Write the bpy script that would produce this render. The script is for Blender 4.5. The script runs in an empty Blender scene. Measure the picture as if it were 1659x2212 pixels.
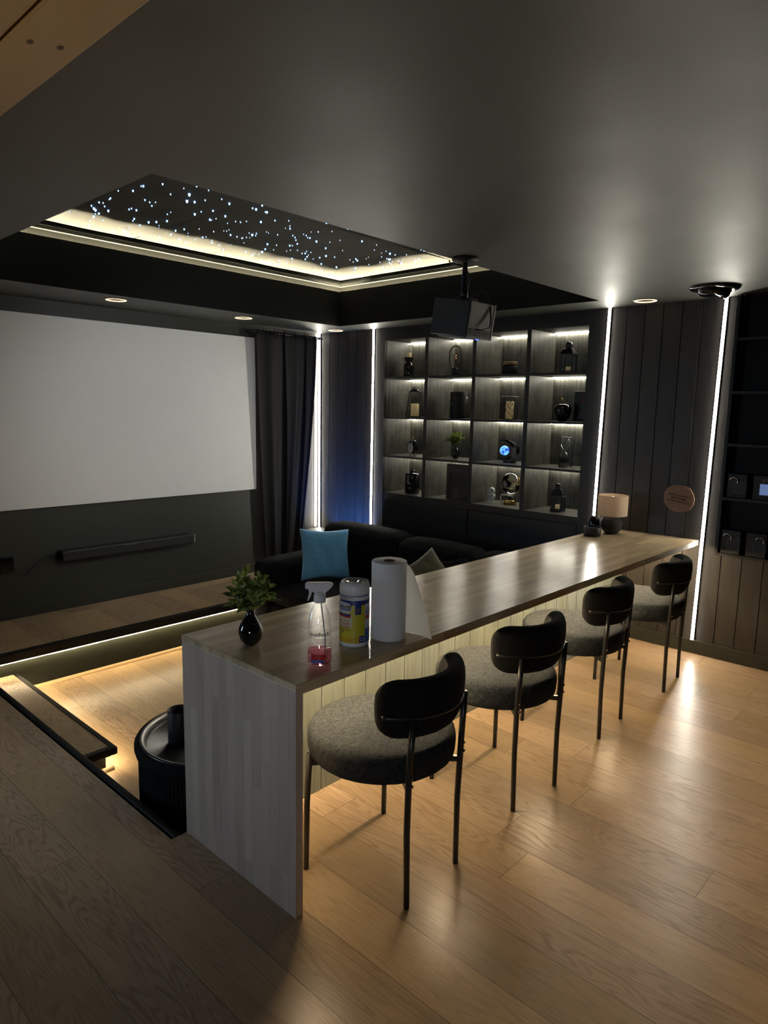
import bpy, bmesh, math, random
from mathutils import Vector, Matrix
PI = math.pi
random.seed(7)
SC = bpy.context.scene
COL = SC.collection

# ------------------------------------------------------------------ geometry of the place (metres)
XW, YS, ZC = 4.648, 5.217, 2.304          # shelf wall plane, screen wall plane, ceiling
XB, YB0, YB1, ZB = 1.232, 1.483, 2.118, 0.767   # bar near end, stool side, pit side, top
TX0, TX1, TY0, TY1 = 1.175, 4.318, 2.123, 4.59  # tray opening in the ceiling
ZP, ZST, YST = -0.252, 0.02, 4.48         # pit floor, stage floor, stage front
XP = 1.20                                 # pit edge towards the entrance

# ------------------------------------------------------------------ node helpers
class N:
    def __init__(s, name):
        s.m = bpy.data.materials.new(name); s.m.use_nodes = True
        s.t = s.m.node_tree; s.t.nodes.clear()
        s.out = s.t.nodes.new('ShaderNodeOutputMaterial')
    def n(s, typ, **kw):
        x = s.t.nodes.new(typ)
        for k, v in kw.items(): setattr(x, k, v)
        return x
    def put(s, sock, v):
        if hasattr(v, 'is_linked') or isinstance(v, bpy.types.NodeSocket): s.t.links.new(v, sock)
        elif isinstance(v, (tuple, list)) and len(v) == 3 and sock.type == 'RGBA': sock.default_value = (*v, 1)
        else: sock.default_value = v
    def M(s, op, a, b=0.0, c=None):
        x = s.n('ShaderNodeMath', operation=op); s.put(x.inputs[0], a); s.put(x.inputs[1], b)
        if c is not None: s.put(x.inputs[2], c)
        return x.outputs[0]
    def mix(s, f, a, b, mode='MIX'):
        x = s.n('ShaderNodeMix', data_type='RGBA', blend_type=mode)
        s.put(x.inputs[0], f); s.put(x.inputs[6], a); s.put(x.inputs[7], b)
        return x.outputs[2]
    def comb(s, x, y, z):
        c = s.n('ShaderNodeCombineXYZ')
        for i, v in enumerate((x, y, z)): s.put(c.inputs[i], v)
        return c.outputs[0]
    def noise(s, vec, scale, detail=2.0, rough=.5, dist=0.0):
        x = s.n('ShaderNodeTexNoise'); s.put(x.inputs['Vector'], vec)
        x.inputs['Scale'].default_value = scale; x.inputs['Detail'].default_value = detail
        x.inputs['Roughness'].default_value = rough; x.inputs['Distortion'].default_value = dist
        return x.outputs['Fac']
    def ramp(s, f, a, b):
        x = s.n('ShaderNodeMapRange'); s.put(x.inputs[0], f); x.inputs[1].default_value = a; x.inputs[2].default_value = b
        x.clamp = True
        return x.outputs[0]
    def xyz(s):
        tc = s.n('ShaderNodeTexCoord'); sp = s.n('ShaderNodeSeparateXYZ')
        s.t.links.new(tc.outputs['Object'], sp.inputs[0])
        return tc.outputs['Object'], sp.outputs
    def bsdf(s, **kw):
        b = s.n('ShaderNodeBsdfPrincipled')
        for k, v in kw.items(): s.put(b.inputs[k], v)
        s.t.links.new(b.outputs[0], s.out.inputs[0])
        return b
    def bump(s, h, strength, dist=.01):
        b = s.n('ShaderNodeBump'); s.put(b.inputs['Height'], h)
        b.inputs['Strength'].default_value = strength; b.inputs['Distance'].default_value = dist
        return b.outputs[0]

def paint(name, col, rough=.5, metal=0.0, var=.12, scale=9.0, spec=.5, bump=0.0, bscale=150.0, **kw):
    g = N(name); o, _ = g.xyz()
    f = g.noise(o, scale, 3)
    c = g.mix(f, tuple(v*(1-var) for v in col), tuple(min(1, v*(1+var)) for v in col))
    d = {'Base Color': c, 'Roughness': g.M('ADD', rough-.06, g.M('MULTIPLY', f, .12)), 'Metallic': metal, 'Specular IOR Level': spec}
    d.update(kw)
    if bump: d['Normal'] = g.bump(g.noise(o, bscale, 3), bump, .004)
    g.bsdf(**d); return g.m

def emit(name, col, strength, base=(.8, .8, .8)):
    g = N(name); o, _ = g.xyz()
    f = g.noise(o, 30, 1)
    g.bsdf(**{'Base Color': base, 'Emission Color': g.mix(f, tuple(c*.98 for c in col), col), 'Emission Strength': strength, 'Roughness': .4})
    return g.m

def clear(name, tint, rough=.03, amount=.9):
    g = N(name); o, _ = g.xyz()
    tr = g.n('ShaderNodeBsdfTransparent'); g.put(tr.inputs[0], tint)
    gl = g.n('ShaderNodeBsdfGlossy'); gl.inputs['Roughness'].default_value = rough
    g.put(gl.inputs[0], g.mix(g.noise(o, 20), (.9, .9, .9), (1, 1, 1)))
    lw = g.n('ShaderNodeLayerWeight'); lw.inputs[0].default_value = .35
    f = g.M('ADD', g.M('MULTIPLY', lw.outputs['Facing'], amount*.5), .04)
    mx = g.n('ShaderNodeMixShader'); g.put(mx.inputs[0], f)
    g.t.links.new(tr.outputs[0], mx.inputs[1]); g.t.links.new(gl.outputs[0], mx.inputs[2])
    g.t.links.new(mx.outputs[0], g.out.inputs[0]); return g.m

def wood(name, along, across, width, length, base, dark, rough=.35, off=0.0, var=.25, seam=.0012, seamcol=(.05, .03, .015),
         grain=1.0, knots=0.0, tint=None, bump=.08, rings=16.0, spec=.5, ga=.9, gc=9.0, endseam=True, rv=.13):
    g = N(name); o, s = g.xyz(); ax = 'XYZ'
    a, c = s[ax.index(along)], s[ax.index(across)]; t = s[3-ax.index(along)-ax.index(across)]
    cw = g.M('DIVIDE', g.M('SUBTRACT', c, off), width)
    row = g.M('FLOOR', cw); cf = g.M('FRACT', cw)
    w1 = g.n('ShaderNodeTexWhiteNoise', noise_dimensions='1D'); g.put(w1.inputs['W'], g.M('ADD', row, 31.7))
    al = g.M('DIVIDE', g.M('ADD', a, g.M('MULTIPLY', w1.outputs[0], length*5.3)), length)
    bi = g.M('FLOOR', al); af = g.M('FRACT', al)
    w2 = g.n('ShaderNodeTexWhiteNoise', noise_dimensions='3D'); g.put(w2.inputs['Vector'], g.comb(row, bi, 3.3))
    r2 = w2.outputs['Value']
    w3 = g.n('ShaderNodeTexWhiteNoise', noise_dimensions='3D'); g.put(w3.inputs['Vector'], g.comb(row, bi, 8.1))
    r3 = w3.outputs['Value']
    sh = g.M('MULTIPLY', r2, 37.0)
    v1 = g.comb(g.M('ADD', g.M('MULTIPLY', a, ga), sh), g.M('MULTIPLY', c, gc*.55), g.M('ADD', g.M('MULTIPLY', t, gc*.55), g.M('MULTIPLY', r3, 11.0)))
    n1 = g.noise(v1, 1.0, 2.5, .45, .35)
    ring = g.M('ADD', .5, g.M('MULTIPLY', .5, g.M('SINE', g.M('MULTIPLY', n1, rings*6.283))))
    ring = g.M('MULTIPLY', g.M('POWER', ring, 2.8), g.M('ADD', .35, g.M('MULTIPLY', r3, .75)))
    v2 = g.comb(g.M('ADD', g.M('MULTIPLY', a, 5.0), sh), g.M('MULTIPLY', c, 260.0), g.M('MULTIPLY', t, 260.0))
    fine = g.noise(v2, 1.0, 2, .6)
    v3 = g.comb(g.M('ADD', g.M('MULTIPLY', a, 1.6), sh), g.M('MULTIPLY', c, 7.0), g.M('MULTIPLY', t, 7.0))
    blot = g.noise(v3, 1.0, 3, .6)
    gr = g.M('ADD', g.M('MULTIPLY', ring, .50*grain), g.M('MULTIPLY', g.ramp(fine, .35, .75), .35*grain))
    gr = g.M('ADD', gr, g.M('MULTIPLY', g.M('SUBTRACT', blot, .5), .8*grain))
    col = g.mix(g.ramp(gr, 0.0, 1.0), base, dark)
    vv = g.M('ADD', 1.0-var*.5, g.M('MULTIPLY', r2, var))
    col = g.mix(1.0, col, g.comb(vv, vv, g.M('MULTIPLY', vv, g.M('ADD', .93, g.M('MULTIPLY', r3, .14)))), 'MULTIPLY')
    if tint: col = g.mix(g.M('MULTIPLY', r3, .6), col, g.mix(1.0, col, tint, 'MULTIPLY'))
    if knots:
        vo = g.n('ShaderNodeTexVoronoi'); vo.inputs['Scale'].default_value = 1.0
        g.put(vo.inputs['Vector'], g.comb(g.M('MULTIPLY', a, 1.7), g.M('MULTIPLY', c, 3.3), 0.0))
        sep = g.n('ShaderNodeSeparateColor'); g.t.links.new(vo.outputs['Color'], sep.inputs[0])
        on = g.M('GREATER_THAN', sep.outputs[0], 1-knots)
        d = vo.outputs['Distance']
        k1 = g.M('MULTIPLY', g.M('SUBTRACT', 1.0, g.ramp(d, .03, .11)), on)
        k2 = g.M('MULTIPLY', g.M('SUBTRACT', 1.0, g.ramp(d, .0, .05)), on)
        col = g.mix(g.M('MULTIPLY', k1, .5), col, tuple(x*.55 for x in dark))
        col = g.mix(g.M('MULTIPLY', k2, .7), col, tuple(x*.16 for x in dark))
    if seam:
        e = g.M('MINIMUM', cf, g.M('SUBTRACT', 1.0, cf)); sm = g.M('LESS_THAN', e, seam/width)
        if endseam:
            e2 = g.M('MINIMUM', af, g.M('SUBTRACT', 1.0, af)); sm = g.M('MAXIMUM', sm, g.M('LESS_THAN', e2, seam/length))
        col = g.mix(g.M('MULTIPLY', sm, .75), col, seamcol)
    rr = g.M('ADD', rough-.06, g.M('MULTIPLY', gr, rv))
    g.bsdf(**{'Base Color': col, 'Roughness': rr, 'Specular IOR Level': spec, 'Normal': g.bump(gr, bump, .003)})
    return g.m

MT = {}
OAKB, OAKD = (.51, .365, .222), (.255, .158, .08)
MT['oak'] = wood('oak_planks', 'Y', 'X', .1875, 1.9, OAKB, OAKD, .34, off=1.652, var=.30, knots=.22, rings=24, seam=.0011, gc=17, ga=1.0)
MT['top'] = wood('butcher_block_top', 'X', 'Y', .044, .52, (.60, .47, .30), (.43, .315, .185), .25, var=.34, rings=5, seam=.0004, seamcol=(.2, .12, .06), grain=.9, gc=14, tint=(.95, .88, .8), bump=.02, rv=.03)
MT['end'] = wood('butcher_block_end', 'Z', 'Y', .046, .50, (.60, .51, .43), (.46, .375, .30), .36, var=.20, rings=5, seam=.0004, seamcol=(.2, .13, .08), grain=.9, gc=14, tint=(.9, .80, .70), bump=.04)
MT['bead'] = wood('pale_stained_boards', 'Z', 'X', .1285, 3.0, (.160, .178, .152), (.085, .092, .072), .5, off=1.907, var=.22, rings=9, seam=0, gc=14, knots=.15, tint=(.8, .85, .9))
MT['dark'] = wood('dark_stained_boards', 'Z', 'Y', .1235, 4.0, (.040, .036, .032), (.024, .021, .018), .5, off=2.076, var=.16, rings=8, seam=0, gc=9, knots=.15)
MT['darkx'] = wood('dark_stained_boards_x', 'Z', 'X', .1235, 4.0, (.040, .036, .032), (.024, .021, .018), .5, off=3.84, var=.16, rings=8, seam=0, gc=9)
MT['pine'] = wood('pine_boards', 'Y', 'X', .40, 6.0, (.62, .42, .21), (.48, .30, .14), .45, off=.0, var=.1, rings=5, seam=0, grain=.6, gc=6)
MT['knotwood'] = paint('pine_knot', (.13, .07, .03), .5)
MT['tan'] = paint('bare_wood_trim', (.55, .38, .20), .45, scale=40)
MT['ceil'] = paint('charcoal_olive_ceiling_paint', (.034, .037, .029), .52, var=.10, scale=3.5, spec=1.0, bump=.05, bscale=420)
MT['fascia'] = paint('black_fascia_paint', (.005, .0055, .0055), .8, spec=.2)
MT['cove'] = paint('cove_wall_paint', (.008, .008, .0065), .8, spec=.2)
MT['covetrim'] = paint('cove_trim_paint', (.032, .032, .027), .7)
MT['star'] = paint('black_acoustic_tile', (.060, .059, .048), .8, scale=14, spec=.2)
MT['wallp'] = paint('dark_green_black_wall_paint', (.030, .033, .025), .5, var=.1, scale=5)
MT['riser'] = paint('dark_green_riser_paint', (.016, .018, .012), .75, var=.25, scale=8, spec=.2)
MT['niche'] = None
MT['black'] = paint('black_paint', (.012, .012, .012), .45)
MT['satin'] = paint('black_satin_metal', (.016, .016, .016), .32, 0.0, spec=.6)
MT['nose'] = paint('black_stair_nosing', (.006, .006, .006), .55, spec=.25)
MT['gloss'] = paint('black_glazed_ceramic', (.006, .006, .007), .08, spec=.8)
MT['matt'] = paint('matt_black_ceramic', (.022, .022, .022), .75, bump=.2, bscale=90)
MT['rub'] = paint('black_plastic', (.015, .016, .018), .5)
MT['projector'] = paint('projector_side_panel', (.012, .013, .015), .4)
MT['projback'] = paint('grey_projector_back', (.36, .36, .34), .5)
MT['silver'] = paint('silver_edge', (.62, .60, .56), .3, .6)
MT['chrome'] = paint('chrome', (.7, .7, .7), .08, 1.0, var=.02)
MT['darkchrome'] = paint('smoked_chrome', (.05, .05, .055), .08, .9, var=.02)
MT['brass'] = paint('brass', (.70, .48, .16), .2, 1.0, var=.05)
MT['copper'] = paint('copper', (.75, .33, .18), .2, 1.0, var=.05)
MT['wax'] = paint('cream_candle_wax', (.80, .66, .38), .5)
MT['wax'] = emit('glowing_wax_candle', (1.0, .72, .32), .10, (.80, .66, .38))
MT['cork'] = paint('pale_wood_lid', (.42, .25, .13), .5, scale=60)
MT['glass'] = clear('clear_glass', (.96, .97, .97))
MT['pglass'] = clear('clear_plastic_bottle', (.94, .93, .92), .06, .8)
MT['pink'] = clear('pink_liquid', (.93, .50, .58), .05, .4)
MT['white'] = paint('white_plastic', (.78, .78, .78), .4, var=.03)
MT['frost'] = paint('frosted_white_plastic', (.72, .70, .71), .45, var=.05, **{'Subsurface Weight': .0})
MT['paper'] = paint('white_paper_towel', (.86, .85, .85), .9, var=.03, bump=.25, bscale=300)
MT['core'] = paint('brown_cardboard', (.30, .20, .13), .8)
MT['screen'] = paint('matt_white_screen', (.84, .84, .83), .9, var=.02, spec=.1)
MT['sand'] = paint('black_sand', (.02, .02, .024), .9, scale=200, var=.5)
MT['linen'] = paint('beige_linen_shade', (.80, .68, .56), .85, scale=120, var=.12, bump=.2, bscale=500)
def linen():
    g = N('beige_linen_shade'); o, s = g.xyz()
    n = g.noise(o, 140, 3); c = g.mix(n, (.70, .58, .46), (.86, .74, .60))
    tr = g.n('ShaderNodeBsdfTranslucent'); g.put(tr.inputs[0], c)
    b = g.n('ShaderNodeBsdfDiffuse'); g.put(b.inputs[0], c)
    mx = g.n('ShaderNodeMixShader'); mx.inputs[0].default_value = .4
    g.t.links.new(b.outputs[0], mx.inputs[1]); g.t.links.new(tr.outputs[0], mx.inputs[2]); g.t.links.new(mx.outputs[0], g.out.inputs[0])
    return g.m
MT['linen'] = linen()
MT['slice'] = paint('brown_wood_slice', (.30, .19, .13), .6, scale=12, var=.15)
MT['ink'] = paint('dark_brown_ink', (.03, .015, .012), .7)
MT['greyink'] = paint('grey_ink', (.10, .10, .11), .6)
MT['blackink'] = paint('black_ink', (.01, .01, .012), .6)
MT['yellow'] = paint('yellow_label', (.60, .52, .03), .4, var=.06)
MT['amber'] = paint('amber_label', (.62, .40, .02), .4, var=.06)
MT['navy'] = paint('navy_label', (.02, .035, .22), .4, var=.06)
MT['blue2'] = paint('blue_label', (.06, .13, .42), .4, var=.06)
MT['redl'] = paint('red_label', (.55, .03, .03), .4, var=.06)
MT['lav'] = paint('pale_lavender_label', (.62, .62, .74), .4, var=.04)
MT['paleyel'] = paint('pale_yellow_label', (.66, .64, .42), .4, var=.06)
MT['clockface'] = paint('white_clock_dial', (.75, .75, .73), .5, var=.02)
MT['cover'] = paint('dark_book_cover', (.035, .030, .026), .3, var=.5, scale=7)
MT['covergrey'] = paint('grey_cover_print', (.075, .07, .062), .4)
MT['coverlt'] = paint('pale_cover_print', (.20, .19, .18), .4)
MT['page'] = paint('book_pages', (.40, .38, .33), .8)
MT['card'] = paint('dark_slate_card', (.028, .034, .05), .5)
MT['edge'] = paint('grey_card_border', (.10, .11, .12), .5)
MT['olive'] = paint('olive_velvet', (.10, .09, .045), .8, scale=25, var=.35, bump=.3, bscale=60, **{'Sheen Weight': .5})
MT['bluef'] = paint('blue_chenille', (.13, .42, .92), .9, scale=55, var=.35, bump=.35, bscale=180, **{'Sheen Weight': .4})

def stripes(name, col, axis_scale, rough=.9):
    g = N(name); o, s = g.xyz()
    w = g.M('SINE', g.M('MULTIPLY', g.M('ADD', s[0], g.M('ADD', s[1], g.M('MULTIPLY', s[2], .6))), axis_scale))
    c = g.mix(g.noise(o, 30, 3), tuple(v*.7 for v in col), tuple(v*1.3 for v in col))
    g.bsdf(**{'Base Color': c, 'Roughness': rough, 'Specular IOR Level': .15, 'Normal': g.bump(w, .6, .004)})
    return g.m
MT['cord'] = stripes('black_corduroy', (.0055, .0055, .0075), 420.0)
def fluted(name):
    g = N(name); o, s = g.xyz()
    g.bsdf(**{'Base Color': g.mix(g.noise(o, 12), (.008, .008, .009), (.014, .014, .015)), 'Roughness': .9, 'Specular IOR Level': .12}); return g.m
MT['drum'] = fluted('black_ribbed_fabric')
def curtainmat():
    g = N('black_curtain_cloth'); o, s = g.xyz()
    c = g.mix(g.noise(o, 60, 3), (.0028, .0028, .0036), (.006, .006, .0075))
    g.bsdf(**{'Base Color': c, 'Roughness': .7, 'Specular IOR Level': .35}); return g.m
MT['curtain'] = curtainmat()
def boucle():
    g = N('charcoal_boucle'); o, s = g.xyz()
    n = g.noise(o, 165, 4, .75, 2.6); n2 = g.noise(o, 70, 3, .6, .8)
    f = g.ramp(g.M('ADD', g.M('MULTIPLY', n, .8), g.M('MULTIPLY', n2, .2)), .40, .61)
    c = g.mix(f, (.009, .0105, .0115), (.090, .101, .108))
    g.bsdf(**{'Base Color': c, 'Roughness': .95, 'Specular IOR Level': .05, 'Normal': g.bump(n, .9, .006)}); return g.m
MT['boucle'] = boucle()
def boucle2():
    g = N('shaded_boucle'); o, s = g.xyz()
    n = g.noise(o, 170, 4, .7, 1.2)
    c = g.mix(g.ramp(n, .35, .7), (.006, .006, .006), (.030, .029, .028))
    g.bsdf(**{'Base Color': c, 'Roughness': .95, 'Specular IOR Level': .1, 'Normal': g.bump(n, .9, .006)}); return g.m
MT['boucle_shade'] = boucle2()  # darker copy of the seat cloth; backrest shade put into the colour
def streaky():
    g = N('grey_washed_board'); o, s = g.xyz()
    v = g.comb(g.M('MULTIPLY', s[0], 45.0), g.M('MULTIPLY', s[1], 45.0), g.M('MULTIPLY', s[2], 3.0))
    n = g.noise(v, 1.0, 4, .6); b = g.noise(o, 11, 3, .6, .6)
    f = g.ramp(g.M('ADD', g.M('MULTIPLY', n, .55), g.M('MULTIPLY', b, .45)), .36, .64)
    g.bsdf(**{'Base Color': g.mix(f, (.028, .028, .023), (.105, .104, .088)), 'Roughness': .45}); return g.m
MT['niche'] = streaky()
MT['shelfedge'] = paint('black_shelf_edge', (.016, .016, .017), .5)
MT['shelftop'] = paint('grey_shelf_top', (.10, .097, .085), .45, scale=25, var=.2)
def leafmat():
    g = N('green_leaf'); o, s = g.xyz()
    n = g.noise(o, 45, 2)
    c = g.mix(g.ramp(n, .35, .65), (.07, .13, .035), (.36, .42, .09))
    tr = g.n('ShaderNodeBsdfTranslucent'); g.put(tr.inputs[0], c)
    b = g.n('ShaderNodeBsdfPrincipled'); g.put(b.inputs['Base Color'], c); b.inputs['Roughness'].default_value = .45
    mx = g.n('ShaderNodeMixShader'); mx.inputs[0].default_value = .25
    g.t.links.new(b.outputs[0], mx.inputs[1]); g.t.links.new(tr.outputs[0], mx.inputs[2]); g.t.links.new(mx.outputs[0], g.out.inputs[0])
    return g.m
MT['leaf'] = leafmat()
MT['stem'] = paint('brown_stem', (.10, .07, .03), .7)
def papersheet():
    g = N('thin_paper_towel_sheet'); o, s = g.xyz()
    c = g.mix(g.noise(o, 200, 2), (.84, .82, .78), (.9, .88, .84))
    tr = g.n('ShaderNodeBsdfTranslucent'); g.put(tr.inputs[0], c)
    b = g.n('ShaderNodeBsdfDiffuse'); g.put(b.inputs[0], c)
    mx = g.n('ShaderNodeMixShader'); mx.inputs[0].default_value = .5
    g.t.links.new(b.outputs[0], mx.inputs[1]); g.t.links.new(tr.outputs[0], mx.inputs[2]); g.t.links.new(mx.outputs[0], g.out.inputs[0])
    return g.m
MT['sheet'] = papersheet()
def moonmat():
    g = N('glowing_blue_globe'); o, s = g.xyz()
    f = g.ramp(g.noise(o, 26, 4, .6), .46, .58)
    c = g.mix(f, (.004, .02, .35), (.16, .50, 1.0))
    g.bsdf(**{'Base Color': (.02, .05, .2), 'Emission Color': c, 'Emission Strength': 1.5, 'Roughness': .2}); return g.m
MT['moon'] = moonmat()

WHITE, WARM, COVE, SHELFC = (1.0, .95, .81), (1.0, .78, .49), (1.0, .88, .58), (1.0, .94, .78)
MT['ledw'] = emit('white_led_diffuser', WHITE, 70.0)
MT['ledbar'] = emit('warm_led_tape', WARM, 205.0)
MT['ledcove'] = emit('cove_led_tape', COVE, 590.0)
MT['ledshelf'] = emit('shelf_led_tape', SHELFC, 48.0)
MT['ledstage'] = emit('stage_led_tape', (1.0, .78, .46), 112.0)
MT['ring'] = emit('downlight_ring', (1.0, .66, .34), 2.6)
MT['starl'] = emit('fibre_star', (.22, .48, 1.0), 6.0)
MT['starw'] = emit('fibre_star_dim', (.45, .65, 1.0), 1.6)
MT['bulb'] = emit('dim_lamp_bulb', (1.0, .80, .55), 2.2)
MT['bluecard'] = emit('glowing_blue_card', (.10, .30, .85), .35)  # blue card, given a glow to show up in the dark rack
MT['bluedot'] = emit('blue_indicator', (.05, .15, 1.0), 2.0)

# ------------------------------------------------------------------ mesh helpers
def obj(name, bm, m, parent=None, smooth=False, mods=()):
    me = bpy.data.meshes.new(name)
    bmesh.ops.recalc_face_normals(bm, faces=bm.faces)
    bm.to_mesh(me); bm.free()
    if isinstance(m, (list, tuple)):
        for x in m: me.materials.append(MT[x])
    else: me.materials.append(MT[m])
    if smooth:
        for p in me.polygons: p.use_smooth = True
    o = bpy.data.objects.new(name, me); COL.objects.link(o)
    if parent: o.parent = parent
    return o
def tag(o, label, cat, group=None):
    o['label'] = label; o['category'] = cat
    if group: o['group'] = group
    return o
def thing(name, label, cat, loc=(0, 0, 0), rz=0.0, group=None):
    o = bpy.data.objects.new(name, None); COL.objects.link(o)
    o.location = loc; o.rotation_euler = (0, 0, rz); o.empty_display_size = .05
    return tag(o, label, cat, group)
def struct(name, bm, m, smooth=False):
    o = obj(name, bm, m, None, smooth); o['kind'] = 'structure'; return o
def B(): return bmesh.new()
def box(bm, x0, x1, y0, y1, z0, z1, bev=0.0, mi=0, M=None, seg=2):
    r = bmesh.ops.create_cube(bm, size=1.0); vs = r['verts']
    for v in vs: v.co = Vector((x0+(v.co.x+.5)*(x1-x0), y0+(v.co.y+.5)*(y1-y0), z0+(v.co.z+.5)*(z1-z0)))
    fs = set(f for v in vs for f in v.link_faces)
    for f in fs: f.material_index = mi
    if bev:
        es = list(set(e for v in vs for e in v.link_edges))
        rr = bmesh.ops.bevel(bm, geom=es, offset=bev, segments=seg, profile=.5, affect='EDGES')
        vs = list(set(v for f in rr['faces'] for v in f.verts) | set(v for v in vs if v.is_valid))
        for f in rr['faces']: f.material_index = mi
    if M is not None:
        for v in vs: v.co = M @ v.co
    return vs
def bx(x0, x1, y0, y1, z0, z1, bev=0.0):
    bm = B(); box(bm, x0, x1, y0, y1, z0, z1, bev); return bm
def lathe(bm, prof, seg=32, c=(0, 0), sx=1.0, sy=1.0, mi=0):
    rings = []
    for r, z in prof:
        if r <= 1e-6: rings.append([bm.verts.new((c[0], c[1], z))])
        else: rings.append([bm.verts.new((c[0]+r*sx*math.cos(2*PI*k/seg), c[1]+r*sy*math.sin(2*PI*k/seg), z)) for k in range(seg)])
    for a, b in zip(rings, rings[1:]):
        for k in range(seg):
            k2 = (k+1) % seg
            if len(a) == 1 and len(b) == 1: continue
            if len(a) == 1: f = bm.faces.new((a[0], b[k], b[k2]))
            elif len(b) == 1: f = bm.faces.new((a[k], a[k2], b[0]))
            else: f = bm.faces.new((a[k], a[k2], b[k2], b[k]))
            f.material_index = mi
    return bm
def L(prof, seg=32, **kw): return lathe(B(), prof, seg, **kw)
def tube(bm, pts, r, seg=8, closed=False, cap=True, mi=0):
    pts = [Vector(p) for p in pts]; n = len(pts); rs = r if isinstance(r, (list, tuple)) else [r]*n
    rings = []; up = None
    for i, p in enumerate(pts):
        if closed: d = pts[(i+1) % n]-pts[i-1]
        else: d = pts[min(i+1, n-1)]-pts[max(i-1, 0)]
        d.normalize()
        if up is None:
            up = Vector((0, 0, 1)) if abs(d.z) < .9 else Vector((1, 0, 0))
        up = (up-d*up.dot(d)); up.normalize(); s = d.cross(up)
        rings.append([bm.verts.new(p+(up*math.cos(2*PI*k/seg)+s*math.sin(2*PI*k/seg))*rs[i]) for k in range(seg)])
    pairs = list(zip(rings, rings[1:]))
    if closed: pairs.append((rings[-1], rings[0]))
    for a, b in pairs:
        for k in range(seg):
            f = bm.faces.new((a[k], a[(k+1) % seg], b[(k+1) % seg], b[k])); f.material_index = mi
    if cap and not closed:
        for rg in (rings[0], rings[-1]): bm.faces.new(rg).material_index = mi
    return bm
def T(pts, r, seg=8, **kw): return tube(B(), pts, r, seg, **kw)
def prism(bm, poly, h0, h1, axis='Z', mi=0):
    def P(a, b, h): return {'Z': (a, b, h), 'Y': (a, h, b), 'X': (h, a, b)}[axis]
    lo = [bm.verts.new(P(a, b, h0)) for a, b in poly]; hi = [bm.verts.new(P(a, b, h1)) for a, b in poly]
    n = len(poly)
    for k in range(n): bm.faces.new((lo[k], lo[(k+1) % n], hi[(k+1) % n], hi[k])).material_index = mi
    bm.faces.new(lo).material_index = mi; bm.faces.new(hi).material_index = mi
    return bm
def grid(bm, f, nu, nv, mi=0, closeu=False):
    vs = [[bm.verts.new(f(i/(nu if closeu else nu), j/nv)) for j in range(nv+1)] for i in range(nu if closeu else nu+1)]
    for i in range(nu):
        a, b = vs[i], vs[(i+1) % len(vs)]
        for j in range(nv): bm.faces.new((a[j], b[j], b[j+1], a[j+1])).material_index = mi
    return bm
def ball(bm, r, c=(0, 0, 0), seg=20, s=(1, 1, 1)):
    q = bmesh.ops.create_uvsphere(bm, u_segments=seg, v_segments=max(6, seg//2), radius=r)
    for v in q['verts']: v.co = Vector((v.co.x*s[0]+c[0], v.co.y*s[1]+c[1], v.co.z*s[2]+c[2]))
    return bm
def arc(cx, cy, r, a0, a1, n, z=None, plane='XY'):
    out = []
    for k in range(n+1):
        a = a0+(a1-a0)*k/n
        x, y = cx+r*math.cos(a), cy+r*math.sin(a)
        out.append((x, y, z) if plane == 'XY' else (x, z, y))
    return out
_txt = {}
def text_tris(s, size, bold=0.0, align='CENTER', shear=0.0, space=1.0):
    cu = bpy.data.curves.new('t', 'FONT'); cu.body = s; cu.size = size; cu.align_x = align; cu.offset = bold*size
    cu.shear = shear; cu.space_line = space; cu.resolution_u = 2; cu.fill_mode = 'FRONT'
    o = bpy.data.objects.new('t', cu); COL.objects.link(o)
    dg = bpy.context.evaluated_depsgraph_get(); me = bpy.data.meshes.new_from_object(o.evaluated_get(dg))
    vs = [(v.co.x, v.co.y) for v in me.vertices]; fs = [tuple(p.vertices) for p in me.polygons]
    bpy.data.objects.remove(o); bpy.data.curves.remove(cu); bpy.data.meshes.remove(me)
    return vs, fs
def lettering(bm, s, size, fn, bold=0.0, mi=0, **kw):
    vs, fs = text_tris(s, size, bold, **kw)
    bv = [bm.verts.new(fn(x, y)) for x, y in vs]
    for f in fs:
        try: bm.faces.new([bv[i] for i in f]).material_index = mi
        except ValueError: pass
    return bm
def dup(root, loc, rz, label=None, group=None):
    r = root.copy(); COL.objects.link(r); r.location = loc; r.rotation_euler = (0, 0, rz)
    if label: r['label'] = label
    if group: r['group'] = group
    for ch in list(root.children):
        c = ch.copy(); COL.objects.link(c); c.parent = r
        for g in list(ch.children):
            d = g.copy(); COL.objects.link(d); d.parent = c
    return r
def face_cam(x, y): return math.atan2(-x, y)

# ================================================================== SETTING
# floors
bm = B()
box(bm, -1.5, XW+.02, -1.8, 2.118, -.03, 0); box(bm, -1.5, XP-.03, 2.118, 5.25, -.03, 0)
struct('floor', bm, 'oak')
struct('floor.001', bx(XP-.03, XW+.02, 4.52, 5.26, -.01, ZST), 'oak')
struct('floor.002', bx(XP-.05, XW+.42, 2.05, 4.56, ZP-.04, ZP), 'oak')
# pit walls, stage riser
bm = B()
box(bm, XP-.05, XP-.005, 2.05, 4.56, ZP, -.03); box(bm, XP-.05, XW, 2.06, 2.105, ZP, -.03)
struct('wall_pit', bm, 'wallp')
struct('wall_riser', bx(XP-.02, XW, 4.505, 4.54, ZP, -.01), 'riser')
# nosings
bm = B(); box(bm, 1.182, 1.212, 2.119, 4.46, -.045, .004, .008, seg=3)
struct('trim_1', bm, 'nose')
bm = B(); box(bm, XP+.02, XW-.01, YST-.004, 4.525, -.041, ZST+.002, .008, seg=3)
struct('trim_2', bm, 'nose')
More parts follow.
